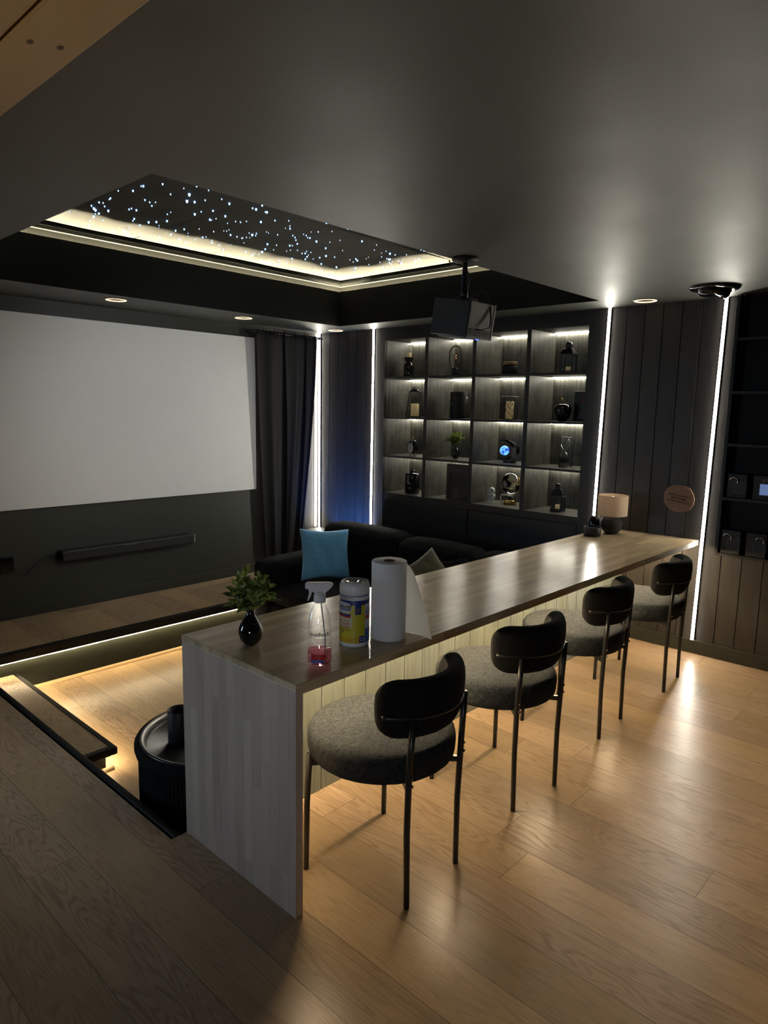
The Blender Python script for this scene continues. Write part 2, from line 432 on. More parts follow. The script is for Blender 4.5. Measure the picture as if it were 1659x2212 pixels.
# quarter rounds of bare wood
def quarter(p0, p1, n):   # n = outward direction
    bm = B(); d = Vector(p1)-Vector(p0); n = Vector(n)
    prof = [Vector((0, 0, 0))]+[n*(.019*math.cos(a))+Vector((0, 0, .019*math.sin(a))) for a in [k*PI/12 for k in range(7)]]
    a = [bm.verts.new(Vector(p0)+q) for q in prof]; b = [bm.verts.new(Vector(p1)+q) for q in prof]
    for k in range(len(prof)): bm.faces.new((a[k], a[(k+1) % len(prof)], b[(k+1) % len(prof)], b[k]))
    bm.faces.new(a); bm.faces.new(b); return bm
struct('trim_3', quarter((1.44, 4.505, ZP), (XW, 4.505, ZP), (0, -1, 0)), 'tan', True)
struct('trim_4', quarter((XP, 3.188, ZP), (1.452, 3.188, ZP), (0, -1, 0)), 'tan', True)
# step down into the pit
bm = B(); box(bm, XP, 1.432, 3.19, 4.50, -.150, -.127, 0, 0); o = struct('trim_5', bm, 'oak')
bm = B(); box(bm, 1.430, 1.463, 3.150, 4.50, -.164, -.124, .008, seg=3); box(bm, XP, 1.435, 3.150, 3.192, -.164, -.124, .008, seg=3)
struct('trim_6', bm, 'nose')
struct('trim_7', bx(XP, 1.415, 3.188, 4.50, ZP, -.150), 'black')
# walls
bm = B(); box(bm, -1.5, 3.842, YS, YS+.06, ZST-.02, ZC+.02); struct('wall_left', bm, 'wallp')
def boards(bm, axis, c, a0, a1, off, w, z0, z1, depth, face, gap=.004):
    # vertical boards with open V joints on a backing; 'c' is the face plane, depth goes behind it
    k = math.floor((a0-off)/w)
    while off+k*w < a1:
        p, q = max(a0, off+k*w+gap/2), min(a1, off+(k+1)*w-gap/2)
        if q-p > .004:
            if axis == 'Y': box(bm, c, c+.014, p, q, z0, z1, .0015, seg=1)
            else: box(bm, p, q, c, c+.014, z0, z1, .0015, seg=1)
        k += 1
    if axis == 'Y': box(bm, c+.010, c+depth, a0, a1, z0, z1)
    else: box(bm, a0, a1, c+.010, c+depth, z0, z1)
bm = B(); boards(bm, 'X', YS+.015, 3.842, XW+.06, 3.84, .1235, ZST-.02, ZC+.02, .06, -1); struct('wall_left.001', bm, 'darkx')
bm = B()
boards(bm, 'Y', XW, 4.455, YS+.06, 5.077-.1235*8, .1235, ZP, ZC+.02, .06, -1)
boards(bm, 'Y', XW, -1.8, 2.228, 2.076-.1235*40, .1235, 0.0, ZC+.02, .06, -1)
struct('wall_right', bm, 'dark')
struct('wall_right.001', bx(XW, XW+.06, 2.05, 2.228, ZP, 0), 'dark')
struct('wall_front', bx(-1.8, XW+.06, -1.86, -1.8, -.03, ZC+.02), 'wallp')
struct('wall_back', bx(-1.56, -1.5, -1.86, YS+.06, -.03, ZC+.02), 'wallp')
# baseboards
struct('baseboard_right', bx(XW-.014, XW, -1.8, YB1-.01, 0, .092, .003), 'wallp')
struct('baseboard_left', bx(-1.5, 4.40, YS-.010, YS+.02, ZST, ZST+.085, .003), 'wallp')
# ceiling
bm = B()
box(bm, -1.5, XW+.02, -1.8, TY0, ZC, ZC+.03); box(bm, -1.5, TX0, TY0, YS+.06, ZC, ZC+.03)
box(bm, TX0, TX1, TY1, YS+.06, ZC, ZC+.03); box(bm, TX1, XW+.02, TY0, YS+.06, ZC, ZC+.03)
struct('ceiling', bm, 'ceil')
# tray: black fascia, ledge, cove wall, top trim
def frame(bm, d0, d1, z0, z1):
    # rectangular ring between the opening grown by d0 and by d1
    box(bm, TX0-d1, TX1+d1, TY1+d0, TY1+d1, z0, z1); box(bm, TX0-d1, TX1+d1, TY0-d1, TY0-d0, z0, z1)
    box(bm, TX1+d0, TX1+d1, TY0-d0, TY1+d0, z0, z1); box(bm, TX0-d1, TX0-d0, TY0-d0, TY1+d0, z0, z1)
bm = B(); frame(bm, -.0015, .012, ZC+.0005, 2.600); struct('ceiling.001', bm, 'fascia')
bm = B(); frame(bm, .012, .13, 2.550, 2.563); frame(bm, .13, .15, 2.545, 2.78); struct('ceiling.002', bm, 'cove')
bm = B(); frame(bm, .100, .13, 2.668, 2.690); struct('trim_8', bm, 'covetrim')
bm = B(); frame(bm, .095, .13, 2.692, 2.708); struct('shadow_gap_strip', bm, 'fascia')  # black strip standing in for the shadow gap below the star tiles
struct('ceiling.003', bx(TX0-.2, TX1+.2, TY0-.2, TY1+.2, 2.76, 2.80), 'fascia')
# pine boards of the beam over the entrance
bm = B(); box(bm, .492, .60, -1.4, 3.4, 2.2, 2.225, .002); box(bm, .10, .486, -1.4, 3.4, 2.203, 2.225, .002); box(bm, .12, .58, -1.4, 3.4, 2.225, ZC)
struct('trim_10', bm, 'pine')
bm = B()
for kx, ky in ((.522, 1.349), (.566, 1.329)):
    lathe(bm, [(0, 2.1992), (.006, 2.1992), (.006, 2.2002), (0, 2.2002)], 12, (kx, ky), .8, 1.5)
struct('trim_11', bm, 'knotwood')

# ================================================================== STAR CEILING TILES
xs = [TX0-.02, 1.82, 2.43, 3.04, 3.65, TX1+.07]; ys = [TY0-.02, 3.36, TY1+.07]
tilename = [['nearest the entrance, bar side', 'nearest the entrance, screen side'], ['second from the entrance, bar side', 'second from the entrance, screen side'],
            ['middle of the row, bar side', 'middle of the row, screen side'], ['second from the shelves, bar side', 'second from the shelves, screen side'],
            ['nearest the shelves, bar side', 'nearest the shelves, screen side']]
sb = B(); ball(sb, .0056, seg=8, s=(1, 1, 1.7))
starm = obj('star_light', sb, 'starl', None, True); sm1 = starm.data
sb = B(); ball(sb, .0036, seg=6, s=(1, 1, 1.8))
st2 = obj('star_light', sb, 'starw', None, True); sm2 = st2.data
bpy.data.objects.remove(starm); bpy.data.objects.remove(st2)
rs = random.Random(5)
for i in range(5):
    for j in range(2):
        x0, x1, y0, y1 = xs[i]+.003, xs[i+1]-.003, ys[j]+.003, ys[j+1]-.003
        t = thing('star_ceiling_tile', 'black star ceiling tile in the lit tray, '+tilename[i][j], 'ceiling tile', ((x0+x1)/2, (y0+y1)/2, 2.715), 0, 'star ceiling tiles')
        w, h = (x1-x0)/2, (y1-y0)/2
        def fz(a, b): # slight sag of the soft tile
            return .011*math.sin(PI*a)*math.sin(PI*b)*(.6+.6*math.sin(9*a+3*i)*math.sin(7*b+2*j))-.004*math.sin(17*b+i)*math.sin(PI*a)
        bm = B(); grid(bm, lambda a, b: (-w+2*w*a, -h+2*h*b, -fz(a, b)), 16, 24); 
        top = [bm.verts.new((sx*w, sy*h, .02)) for sx, sy in ((-1, -1), (1, -1), (1, 1), (-1, 1))]; bm.faces.new(top)
        obj('panel', bm, 'star', t, True)
        for k in range(58):
            a, b = rs.uniform(.03, .97), rs.uniform(.03, .97)
            s = bpy.data.objects.new('star_light', sm1 if rs.random() < .38 else sm2); COL.objects.link(s); s.parent = t
            s.location = (-w+2*w*a, -h+2*h*b, -fz(a, b)-.003); q = rs.uniform(.7, 1.25); s.scale = (q, q, q)

# ================================================================== LED STRIPS
def vstrip(y0, z0, y1, z1, label, x=XW, w=.009):
    t = thing('led_strip', label, 'light strip', (x, y0, z0))
    sh = (y1-y0)
    def sheared(x0, x1, a, b):
        bm = B(); vs = box(bm, x0, x1, a, b, 0, z1-z0)
        for v in vs: v.co.y += sh*v.co.z/(z1-z0)
        return bm
    obj('channel', sheared(-.0125, -.001, -w-.002, w+.002), 'black', t)
    obj('diffuser', sheared(-.0158, -.0125, -w, w), 'ledw', t)
    return t
vstrip(1.466, .092, 1.440, ZC-.002, 'tall white light strip on the dark wall beside the far bar stool')
vstrip(2.217, .80, 2.197, ZC-.002, 'tall white light strip between the cubby shelves and the table lamp')
vstrip(4.468, .30, 4.468, ZC-.002, 'tall white light strip left of the cubby shelves, above the sofa', w=.010)
vstrip(YS-.012, .368, YS-.004, ZC-.002, 'tall white light strip in the room corner beside the black curtain', w=.010)
t = thing('cove_light_strip', 'hidden light strip round the ledge of the star ceiling', 'light strip', (TX1, TY1, 2.563))
bm = B(); e0, e1 = .100, .110
box(bm, TX0-TX1-e1, e1, e0, e1, .0005, .006); box(bm, e0, e1, TY0-TY1-e1, e0, .0005, .006)
box(bm, TX0-TX1-e1, TX0-TX1-e0, TY0-TY1-e1, e0, .0005, .006); box(bm, TX0-TX1-e0, e0, TY0-TY1-e1, TY0-TY1-e0, .0005, .006)
obj('tape', bm, 'ledcove', t)
bm = B(); x = 1.21
rl = random.Random(3)
while x < XW-.05:
    l = rl.uniform(.15, .4); dz = rl.uniform(-.003, .002); box(bm, x, min(x+l, XW-.04), 4.479, 4.486, -.0422+dz*.35, -.0405); x += l+.002
o = tag(obj('stage_light_strip', bm, 'ledstage'), 'light tape glowing under the black edge of the stage', 'light strip')
bm = B(); box(bm, 1.432, 1.442, 3.17, 4.47, -.170, -.1642)
tag(obj('step_light_strip', bm, 'ledstage'), 'light tape glowing under the black edge of the step', 'light strip')

# ring downlights
def downlight(x, y, label):
    t = thing('ceiling_downlight', label, 'ceiling light', (x, y, ZC-.001), 0, 'round ceiling downlights')
    obj('trim_ring', L([(.080, 0), (.080, -.002), (.076, -.0035), (.071, -.0035), (.071, 0)], 36), 'black', t, True)
    obj('light_ring', L([(.0705, -.001), (.0705, -.004), (.068, -.0055), (.061, -.0055), (.059, -.004), (.059, -.001)], 36), 'ring', t, True)
    obj('lens', L([(.0585, -.0005), (.0585, -.001), (0, -.001)], 36), 'black', t, True)
downlight(2.335, 4.767, 'glowing round downlight above the left part of the white screen')
downlight(3.446, 4.817, 'glowing round downlight above the right edge of the white screen')
downlight(4.500, 4.837, 'glowing round downlight in the corner above the blue lit wall boards')
downlight(4.470, 1.882, 'glowing round downlight above the table lamp')
# dome fixture
t = thing('ceiling_dome_light', 'glossy black dome fixture on the ceiling above the right light strip', 'ceiling light', (4.235, 1.385, ZC-.001))
obj('rim', L([(.135, 0), (.137, -.006), (.125, -.016), (.085, -.024), (.085, 0)], 40), 'gloss', t, True)
obj('dome', L([(.088, -.012), (.088, -.030), (.075, -.046), (.045, -.056), (0, -.060)], 40), 'darkchrome', t, True)
obj('lens', ball(B(), .034, (.02, -.045, -.034), 20), 'darkchrome', t, True)

# ================================================================== SCREEN WALL
bm = B(); box(bm, -.35, 3.834, YS-.030, YS-.004, .818, 2.195, .002)
tag(obj('projection_screen', bm, 'screen'), 'large white projection screen on the dark left wall', 'screen')
t = thing('soundbar', 'long black soundbar on the wall under the white screen', 'speaker', (2.60, YS-.05, .45))
obj('body', bx(-.58, .53, -.045, .045, -.042, .035, .008), 'rub', t)
obj('end_cap', bx(.53, .538, -.043, .043, -.040, .033, .002), 'projback', t)
obj('highlight_strip', bx(-.10, .02, -.0465, -.044, .020, .026), 'edge', t)  # grey strip painted as a faint highlight on the black body
t = thing('wall_outlet_box', 'small black power box on the wall left of the soundbar', 'box', (1.655, YS-.02, .43))
obj('body', bx(-.045, .045, -.02, .018, -.055, .055, .004), 'gloss', t)
bm = B(); tube(bm, [(1.70, YS-.03, .40), (1.78, YS-.025, .33), (1.86, YS-.02, .40), (1.95, YS-.02, .455), (2.02, YS-.03, .45)], .004, 6)
tag(obj('power_cord', bm, 'rub', None, True), 'thin black cord hanging between power box and soundbar', 'cord')
# curtain and rod
t = thing('curtain_rod', 'thin dark curtain rod at the top of the black curtain', 'curtain rod', (4.14, YS-.085, 2.247))
obj('rod', T([(-.43, 0, 0), (.46, 0, 0)], .008, 10), 'satin', t, True)
obj('bracket', bx(-.37, -.35, -.01, .10, -.012, .012, .002), 'satin', t); obj('bracket', bx(.42, .44, -.01, .095, -.014, .014, .002), 'silver', t)
def curt(u, v):
    z = .125+(2.262-.125)*v
    h = 1-v
    xl = 3.80+.11*h**1.2; xr = 4.515-.22*h**1.5
    x = xl+(xr-xl)*u
    y = YS-.095+.016*math.sin(2*PI*(2.2*u+.25*math.sin(2*u+1.5*h)))*(.6+.4*h)
    for c, wd, am in ((.44+.08*h, .018, .045), (.80+.02*h, .016, .05), (.66-.05*h, .05, .02), (.20, .06, .016), (.985, .02, .03)):
        d = (u-c)/wd; y -= am*math.exp(-d*d)*(.55+.45*min(1, h*2.5))
    y += .004*math.sin(40*u+3*h)*max(0, .5-h*2)
    if v > .985: y = YS-.085+.010*math.sin(2*PI*17*u)
    return (x, y, z)
bm = B(); grid(bm, curt, 150, 48)
o = obj('curtain', bm, 'curtain', None, True); tag(o, 'black curtain hanging beside the white screen', 'curtain')
md = o.modifiers.new('s', 'SOLIDIFY'); md.thickness = .003
# black box in the corner
t = thing('black_cabinet_box', 'low black box in the corner under the light strip, behind blue cushion', 'cabinet', (4.545, 5.062, ZST))
obj('body', bx(-.095, .095, -.128, .136, 0, .330, .003), 'black', t); obj('top_board', bx(-.099, .098, -.132, .138, .330, .346, .002), 'ceil', t)

# ================================================================== CUBBY SHELVES
CY = [(3.857, 4.330), (3.355, 3.824), (2.851, 3.323), (2.352, 2.817)]; CZ = [.812, 1.160, 1.511, 1.872, 2.197]
XK = 5.020
bk = thing('cubby_bookcase', 'dark built-in cubby bookcase with sixteen lit compartments', 'bookcase', (XW, 3.34, ZP))
def bo(name, bm, m): return obj(name, bm, m, bk)
def wbx(x0, x1, y0, y1, z0, z1, bev=0): return bx(x0-XW, x1-XW, y0-3.34, y1-3.34, z0-ZP, z1-ZP, bev)
bm = B()
for y0, y1 in ((2.23, 2.350), (4.332, 4.452)): box(bm, -.004, .02, y0-3.34, y1-3.34, 0, ZC-ZP)
box(bm, -.004, .02, 2.35-3.34, 4.332-3.34, 2.199-ZP, ZC-ZP)
bo('face_frame', bm, 'shelfedge')
for y0, y1 in ((2.332, 2.352), (4.330, 4.350)):
    bo('side_panel', wbx(XW+.020, XK, y0, y1, .79, 2.22), 'niche')
for (a, b) in ((3.824, 3.857), (3.323, 3.355), (2.817, 2.851)):
    d = bo('divider', wbx(XW+.0025, XK, a, b, .79, 2.22), 'niche')
    obj('front_edge', wbx(XW-.002, XW+.0025, a-.001, b+.001, .79, 2.22), 'shelfedge', d)
for k, z in enumerate(CZ[:4]):
    for (a, b) in CY:
        d = bo('shelf', wbx(XW+.0025, XK, a, b, z-.018, z), 'shelftop')
        obj('front_edge', wbx(XW-.0015, XW+.0025, a, b, z-.018, z-.0005), 'shelfedge', d)
bo('top_panel', wbx(XW+.02, XK, 2.352, 4.330, 2.197, 2.22), 'niche')
bo('back_panel', wbx(XK, XK+.02, 2.332, 4.350, .79, 2.22), 'niche')
for a, b in CY:
    for z in CZ[1:]:
        zz = z-.018 if z < 2.1 else z
        bo('light_strip', wbx(XK-.024, XK-.010, a+.004, b-.004, zz-.007, zz-.0005), 'ledshelf')
# base doors
for y0, y1 in ((2.352, 3.335), (3.345, 4.330)):
    d = bo('cabinet_door', wbx(XW-.014, XW+.004, y0, y1, ZP+.02, .752, .003), 'black')
bo('base_rail', wbx(XW-.002, XW+.02, 2.35, 4.332, .757, .7935), 'shelfedge')
bo('base_carcass', wbx(XW+.006, XW+.38, 2.33, 4.35, ZP, .755), 'black')

RS = -PI/2   # items on the shelves face the room
XI = 4.84
def lantern(name, label, loc, s, door=False, rz=RS):
    t = thing(name, label, 'lantern', loc, rz, 'metal candle lanterns')
    w = .044*s
    bm = B(); box(bm, -w*1.25, w*1.25, -w*1.25, w*1.25, 0, .012*s, .002)
    obj('base', bm, 'satin', t)
    bm = B()
    for sx in (-1, 1):
        for sy in (-1, 1): box(bm, sx*w-.005*s, sx*w+.005*s, sy*w-.005*s, sy*w+.005*s, .012*s, .140*s)
    for z in (.014, .134):
        for sg in (-1, 1):
            box(bm, -w, w, sg*w-.004*s, sg*w+.004*s, z*s, (z+.008)*s); box(bm, sg*w-.004*s, sg*w+.004*s, -w, w, z*s, (z+.008)*s)
    obj('frame', bm, 'satin', t)
    bm = B(); lathe(bm, [(.071*s, .140*s), (.074*s, .145*s), (.045*s, .185*s), (.030*s, .190*s), (.030*s, .222*s), (.018*s, .236*s), (0, .240*s)], 4)
    bmesh.ops.rotate(bm, verts=bm.verts, cent=(0, 0, 0), matrix=Matrix.Rotation(PI/4, 3, 'Z'))
    obj('roof', bm, 'satin', t)
    obj('handle', T([(-.014*s, 0, .234*s), (-.012*s, 0, .248*s), (0, 0, .254*s), (.012*s, 0, .248*s), (.014*s, 0, .234*s)], .002*s, 6), 'satin', t, True)
    bm = B()
    for sg in (-1, 1):
        box(bm, sg*(w)-.0006, sg*(w)+.0006, -w+.004, w-.004, .02*s, .135*s)
        if not door or sg == 1: box(bm, -w+.004, w-.004, sg*w-.0006, sg*w+.0006, .02*s, .135*s)
    obj('pane', bm, 'glass', t)
    if door:
        bm = B(); M = Matrix.Translation((w, -w, 0)) @ Matrix.Rotation(math.radians(-55), 4, 'Z')
        for a in (0, 2*w-.006): box(bm, a, a+.006, -.003, .003, .014*s, .140*s, M=M)
        for z in (.014*s, .134*s): box(bm, 0, 2*w, -.003, .003, z, z+.006, M=M)
        obj('door', bm, 'satin', t)
    obj('candle', L([(0, .0125*s), (.019*s, .0125*s), (.0195*s, .050*s), (.017*s, .053*s), (0, .051*s)], 20), 'wax', t, True)
    return t
# --- top row
t = thing('candle_holder', 'glossy black hourglass-shaped candle holder, top left compartment', 'candle holder', (XI, 4.211, 1.8725))
obj('body', L([(0, 0), (.044, 0), (.046, .004), (.046, .105), (.042, .118), (.025, .132), (.024, .140), (.034, .152), (.045, .176), (.047, .180), (.043, .180), (.030, .165), (0, .160)], 32), 'gloss', t, True)
obj('candle', L([(0, .161), (.020, .161), (.020, .221), (.017, .223), (0, .219)], 20), 'wax', t, True)
t = thing('ring_lamp', 'black oval ring lamp with two copper balls, top row second compartment', 'lamp', (XI, 3.676, 1.8725), RS)
obj('base', L([(0, 0), (.028, 0), (.030, .004), (.030, .066), (.027, .070), (0, .070)], 28), 'satin', t, True)
pts = [(.063*math.cos(a), 0, .195+.063*math.sin(a)) for a in [PI*k/14 for k in range(15)]]+[(.063*math.cos(a), 0, .130+.063*math.sin(a)) for a in [PI+PI*k/14 for k in range(15)]]
obj('ring', tube(B(), pts, .0052, 10, closed=True), 'satin', t, True)
bm = B(); ball(bm, .010, (0, 0, .170), 14); ball(bm, .010, (.001, 0, .149), 14); obj('magnet_ball', bm, 'copper', t, True)
obj('thread', T([(0, 0, .18), (0, 0, .255)], .0008, 5), 'stem', t)
t = thing('lidded_jar', 'squat black jar with a flat wooden lid, top row third compartment', 'jar', (XI, 3.118, 1.8725))
obj('body', L([(0, 0), (.056, 0), (.063, .006), (.063, .055), (.055, .075), (.046, .080), (0, .080)], 32), 'matt', t, True)
obj('lid', L([(0, .0805), (.055, .0805), (.057, .084), (.057, .103), (.053, .108), (0, .108)], 32), 'cork', t, True)
lantern('candle_lantern', 'tall black pitched-roof lantern with candle, top right compartment', (XI, 2.600, 1.8725), 1.0, rz=RS+.12)
# --- second row
t = thing('tapered_lantern', 'black tapered lantern with big cream candle, second row left compartment', 'lantern', (XI, 4.125, 1.5115), RS+.5, 'metal candle lanterns')
bm = B(); w0, w1, hh = .066, .042, .235
cor0 = [(-w0, -w0), (w0, -w0), (w0, w0), (-w0, w0)]; cor1 = [(-w1, -w1), (w1, -w1), (w1, w1), (-w1, w1)]
for a, b in zip(cor0, cor1): tube(bm, [(a[0], a[1], .004), (b[0], b[1], hh)], .0042, 4)
for cs, z in ((cor0, .006), (cor1, hh)):
    for k in range(4): tube(bm, [(*cs[k], z), (*cs[(k+1) % 4], z)], .0042, 4)
obj('frame', bm, 'satin', t)
obj('cap', L([(.040, hh-.004), (.040, hh+.006), (.026, hh+.010), (.024, hh+.022), (0, hh+.022)], 20), 'satin', t, True)
obj('handle', T([(-.04, 0, hh), (-.038, 0, hh+.022), (-.02, 0, hh+.034), (.02, 0, hh+.034), (.038, 0, hh+.022), (.04, 0, hh)], .003, 6), 'satin', t, True)
obj('base', bx(-w0, w0, -w0, w0, 0, .005), 'satin', t)
bm = B()
for k in range(4):
    a, b = cor0[k], cor0[(k+1) % 4]; c, d = cor1[(k+1) % 4], cor1[k]
    bm.faces.new([bm.verts.new((*a, .012)), bm.verts.new((*b, .012)), bm.verts.new((*c, hh-.004)), bm.verts.new((*d, hh-.004))])
obj('pane', bm, 'glass', t)
obj('candle', L([(0, .0055), (.038, .0055), (.038, .118), (.034, .123), (.022, .116), (0, .114)], 26), 'wax', t, True)
t = thing('black_mug', 'large matt black mug with faint grey emblem, second row second compartment', 'mug', (XI, 3.630, 1.5115), RS)
obj('body', L([(0, 0), (.066, 0), (.072, .008), (.072, .222), (.070, .226), (.066, .222), (.066, .02), (0, .02)], 36), 'matt', t, True)
obj('handle', T([(.069, -.01, .190), (.092, -.012, .185), (.102, -.012, .165), (.098, -.012, .145), (.088, -.012, .135)], .0045, 8), 'chrome', t, True)
bm = B()
for k in range(8):
    a = k*PI/4; cx, cz = .012*math.cos(a), .012*math.sin(a)
    def P(r, da): return (-.0 + r*math.cos(a+da)-.012, r*math.sin(a+da)+.125)
    q = [P(.006, 0), P(.016, .25), P(.021, 0), P(.016, -.25)]
    bm.faces.new([bm.verts.new((x, -math.sqrt(max(0, .0726**2-x*x)), z)) for x, z in q])
obj('emblem', bm, 'greyink', t)
t = thing('wire_candle_holder', 'dark scribbled wire cylinder round a cream candle, second row third compartment', 'candle holder', (XI, 3.105, 1.5115), RS)
bm = B(); rw = random.Random(9); R = .066
for z in (.004, .186): tube(bm, arc(0, 0, R, 0, 2*PI, 32, z)[:-1], .0028, 6, closed=True)
for k in range(24):
    a0 = 2*PI*k/24; pts = []
    for q in range(12):
        zz = .004+.182*q/11; aa = a0+.16*math.sin(q*1.9+k*2.1)+rw.uniform(-.12, .12); pts.append((R*math.cos(aa), R*math.sin(aa), zz))
    tube(bm, pts, .0019, 5)
obj('wire_cage', bm, 'satin', t, True)
obj('base', L([(0, 0), (.064, 0), (.064, .004), (0, .004)], 28), 'satin', t)
obj('candle', L([(0, .0045), (.032, .0045), (.033, .145), (.030, .150), (.020, .146), (0, .145)], 26), 'wax', t, True)
t = thing('black_apple', 'glossy black ornamental apple with gold stem, second row right compartment', 'ornament', (XI, 2.625, 1.5115))
obj('body', L([(0, .003), (.022, 0), (.034, .004), (.055, .035), (.066, .075), (.066, .100), (.056, .122), (.034, .134), (.016, .130), (0, .118)], 36), 'gloss', t, True)
obj('stem', T([(0, 0, .118), (.002, .002, .150), (-.004, .008, .170), (-.006, .014, .180)], [.0035, .003, .004, .005], 8), 'brass', t, True)
t = thing('boxed_game', 'dark upright box with red and grey cover, behind the black apple', 'box', (4.95, 2.475, 1.5115), RS)
obj('body', bx(-.105, .105, -.02, .02, 0, .232, .003), 'cover', t)
bm = B(); tube(bm, [(-.05+.026*math.cos(a), -.0206, .175+.03*math.sin(a)) for a in [PI*k/10-2.2 for k in range(14)]], .003, 5)
obj('red_print', bm, 'redl', t)
obj('grey_print', L([(0, .140), (.018, .140), (.016, .150), (.007, .160), (.005, .195), (.010, .200), (0, .215)], 14, c=(.055, -.0195), sy=.15), 'covergrey', t, True)
# --- third row
t = thing('alarm_clock', 'black twin-bell alarm clock with white dial, third row left compartment', 'clock', (4.80, 4.105, 1.1605), RS-.35)
def ydisc(bm, r, y0, y1, cz, cx=0, seg=28):
    lo = [bm.verts.new((cx+r*math.cos(2*PI*k/seg), y0, cz+r*math.sin(2*PI*k/seg))) for k in range(seg)]
    hi = [bm.verts.new((cx+r*math.cos(2*PI*k/seg), y1, cz+r*math.sin(2*PI*k/seg))) for k in range(seg)]
    for k in range(seg): bm.faces.new((lo[k], lo[(k+1) % seg], hi[(k+1) % seg], hi[k]))
    bm.faces.new(lo); bm.faces.new(hi); return bm
obj('case', ydisc(B(), .052, -.024, .026, .068), 'gloss', t)
d = obj('dial', ydisc(B(), .046, -.0252, -.0240, .068), 'clockface', t)
bm = B(); box(bm, -.0012, .0012, -.0262, -.0254, .066, .098); box(bm, -.001, .022, -.0262, -.0254, .067, .0692)
obj('hand', bm, 'blackink', d)
for sx in (-1, 1):
    bm = B(); ball(bm, .021, (0, 0, 0), 16, (1, 1, .75)); bmesh.ops.rotate(bm, verts=bm.verts, cent=(0, 0, 0), matrix=Matrix.Rotation(sx*.6, 3, 'Y'))
    bmesh.ops.translate(bm, verts=bm.verts, vec=(sx*.030, 0, .124)); obj('bell', bm, 'gloss', t, True)
    obj('foot', T([(sx*.030, -.002, .028), (sx*.043, -.006, .003)], .004, 8), 'gloss', t, True)
obj('carry_ring', tube(B(), [(.018*math.cos(a), 0, .152+.018*math.sin(a)) for a in [2*PI*k/16 for k in range(16)]], .0028, 6, closed=True), 'brass', t, True)

def plant(label, loc, s, seed, rz=0.0, group='leafy sprigs in black bud vases', nst=17):
    t = thing('potted_plant', label, 'plant', loc, rz, group)
    obj('vase', L([(0, 0), (.016*s, 0), (.022*s, .003*s), (.034*s, .018*s), (.0395*s, .038*s), (.037*s, .056*s), (.027*s, .078*s), (.016*s, .094*s), (.0125*s, .104*s), (.013*s, .109*s), (.010*s, .109*s), (.009*s, .095*s), (0, .09*s)], 32), 'gloss', t, True)
    rp = random.Random(seed); bs = B(); bl = B()
    for k in range(nst):
        az = 2*PI*k/nst*2.4+rp.uniform(-.3, .3); sp = rp.uniform(.12, 1.0)
        h = rp.uniform(.105, .135)*s*(1-.80*sp**2.2); reach = .080*s*sp**.8
        p0 = Vector((0, 0, .100*s)); p3 = Vector((reach*math.cos(az), reach*math.sin(az), .106*s+h*.92))
        pts = [p0.lerp(p3, q)+Vector((0, 0, -.0*s+.018*s*math.sin(PI*q)*(1 if sp > .5 else 0))) for q in [i/6 for i in range(7)]]
        tube(bs, pts, [.0014*s]*6+[.0008*s], 5)
        for q in range(1 if sp > .5 else 2, 7):
            for sd in range(2 if q < 6 else 3):
                b = pts[q]; d = (pts[q]-pts[q-1]).normalized(); a2 = az+q*1.4+sd*PI+rp.uniform(-.5, .5)
                side = Vector((math.cos(a2), math.sin(a2), .15)); ld = (d*(.9 if q == 6 else .5)+side*.75+Vector((0, 0, .22))).normalized()
                ln = rp.uniform(.024, .036)*s; wd = ln*.26
                nrm = ld.cross(Vector((rp.uniform(-1, 1), rp.uniform(-1, 1), rp.uniform(.2, 1)))).normalized(); up = nrm.cross(ld)
                rows = []
                for i in range(5):
                    f = i/4; ww = wd*math.sin(PI*min(1, f*.86+.10))**.8*(1 if i < 4 else .12)
                    c = b+ld*ln*f+up*(ln*.14*math.sin(PI*f))-up*ln*.05*f
                    rows.append([bl.verts.new(c-nrm*ww+up*ww*.35), bl.verts.new(c), bl.verts.new(c+nrm*ww+up*ww*.35)])
                for a, bb in zip(rows, rows[1:]):
                    for i in range(2): bl.faces.new((a[i], a[i+1], bb[i+1], bb[i]))
    obj('stems', bs, 'stem', t, True); o = obj('foliage', bl, 'leaf', t, True)
    return t
plant('small green sprig in a black vase, third row of the cubby shelves', (XI, 3.640, 1.1605), 1.0, 12)
t = thing('levitating_globe', 'glowing blue globe inside a black C-shaped stand, third row', 'lamp', (XI, 3.085, 1.1605), RS)
obj('base', bx(-.040, .040, -.035, .035, 0, .022, .004), 'rub', t)
bm = B(); rows = []
for k in range(33):
    q = k/32; a = math.radians(-118+(112+118)*q); f = math.sin(PI*(k+.6)/33.2)**.8
    ox, oz = -.045+.122*math.cos(a), .105+.083*math.sin(a)
    ix, iz = -.052+.085*math.cos(a), .100+.062*math.sin(a)
    ix, iz = ox+(ix-ox)*(.15+.85*f), oz+(iz-oz)*(.15+.85*f)
    rows.append([(ix, -.018, iz), (ix, .018, iz), (ox, .026, oz), (ox, -.026, oz)])
vv = [[bm.verts.new(p) for p in r] for r in rows]
for a, b in zip(vv, vv[1:]):
    for i in range(4): bm.faces.new((a[i], a[(i+1) % 4], b[(i+1) % 4], b[i]))
bm.faces.new(vv[0]); bm.faces.new(vv[-1])
obj('c_stand', bm, 'gloss', t)
obj('globe', ball(B(), .040, (-.050, 0, .098), 24), 'moon', t, True)
t = thing('hourglass', 'hourglass with black sand in a black metal frame, third row', 'hourglass', (XI, 2.590, 1.1605), RS+.3)
bm = B()
pr = [(.001, .036)]+[(.043*math.sin(PI*k/12*.97)**.75 if k else .001, .036+.085*k/12) for k in range(1, 12)]
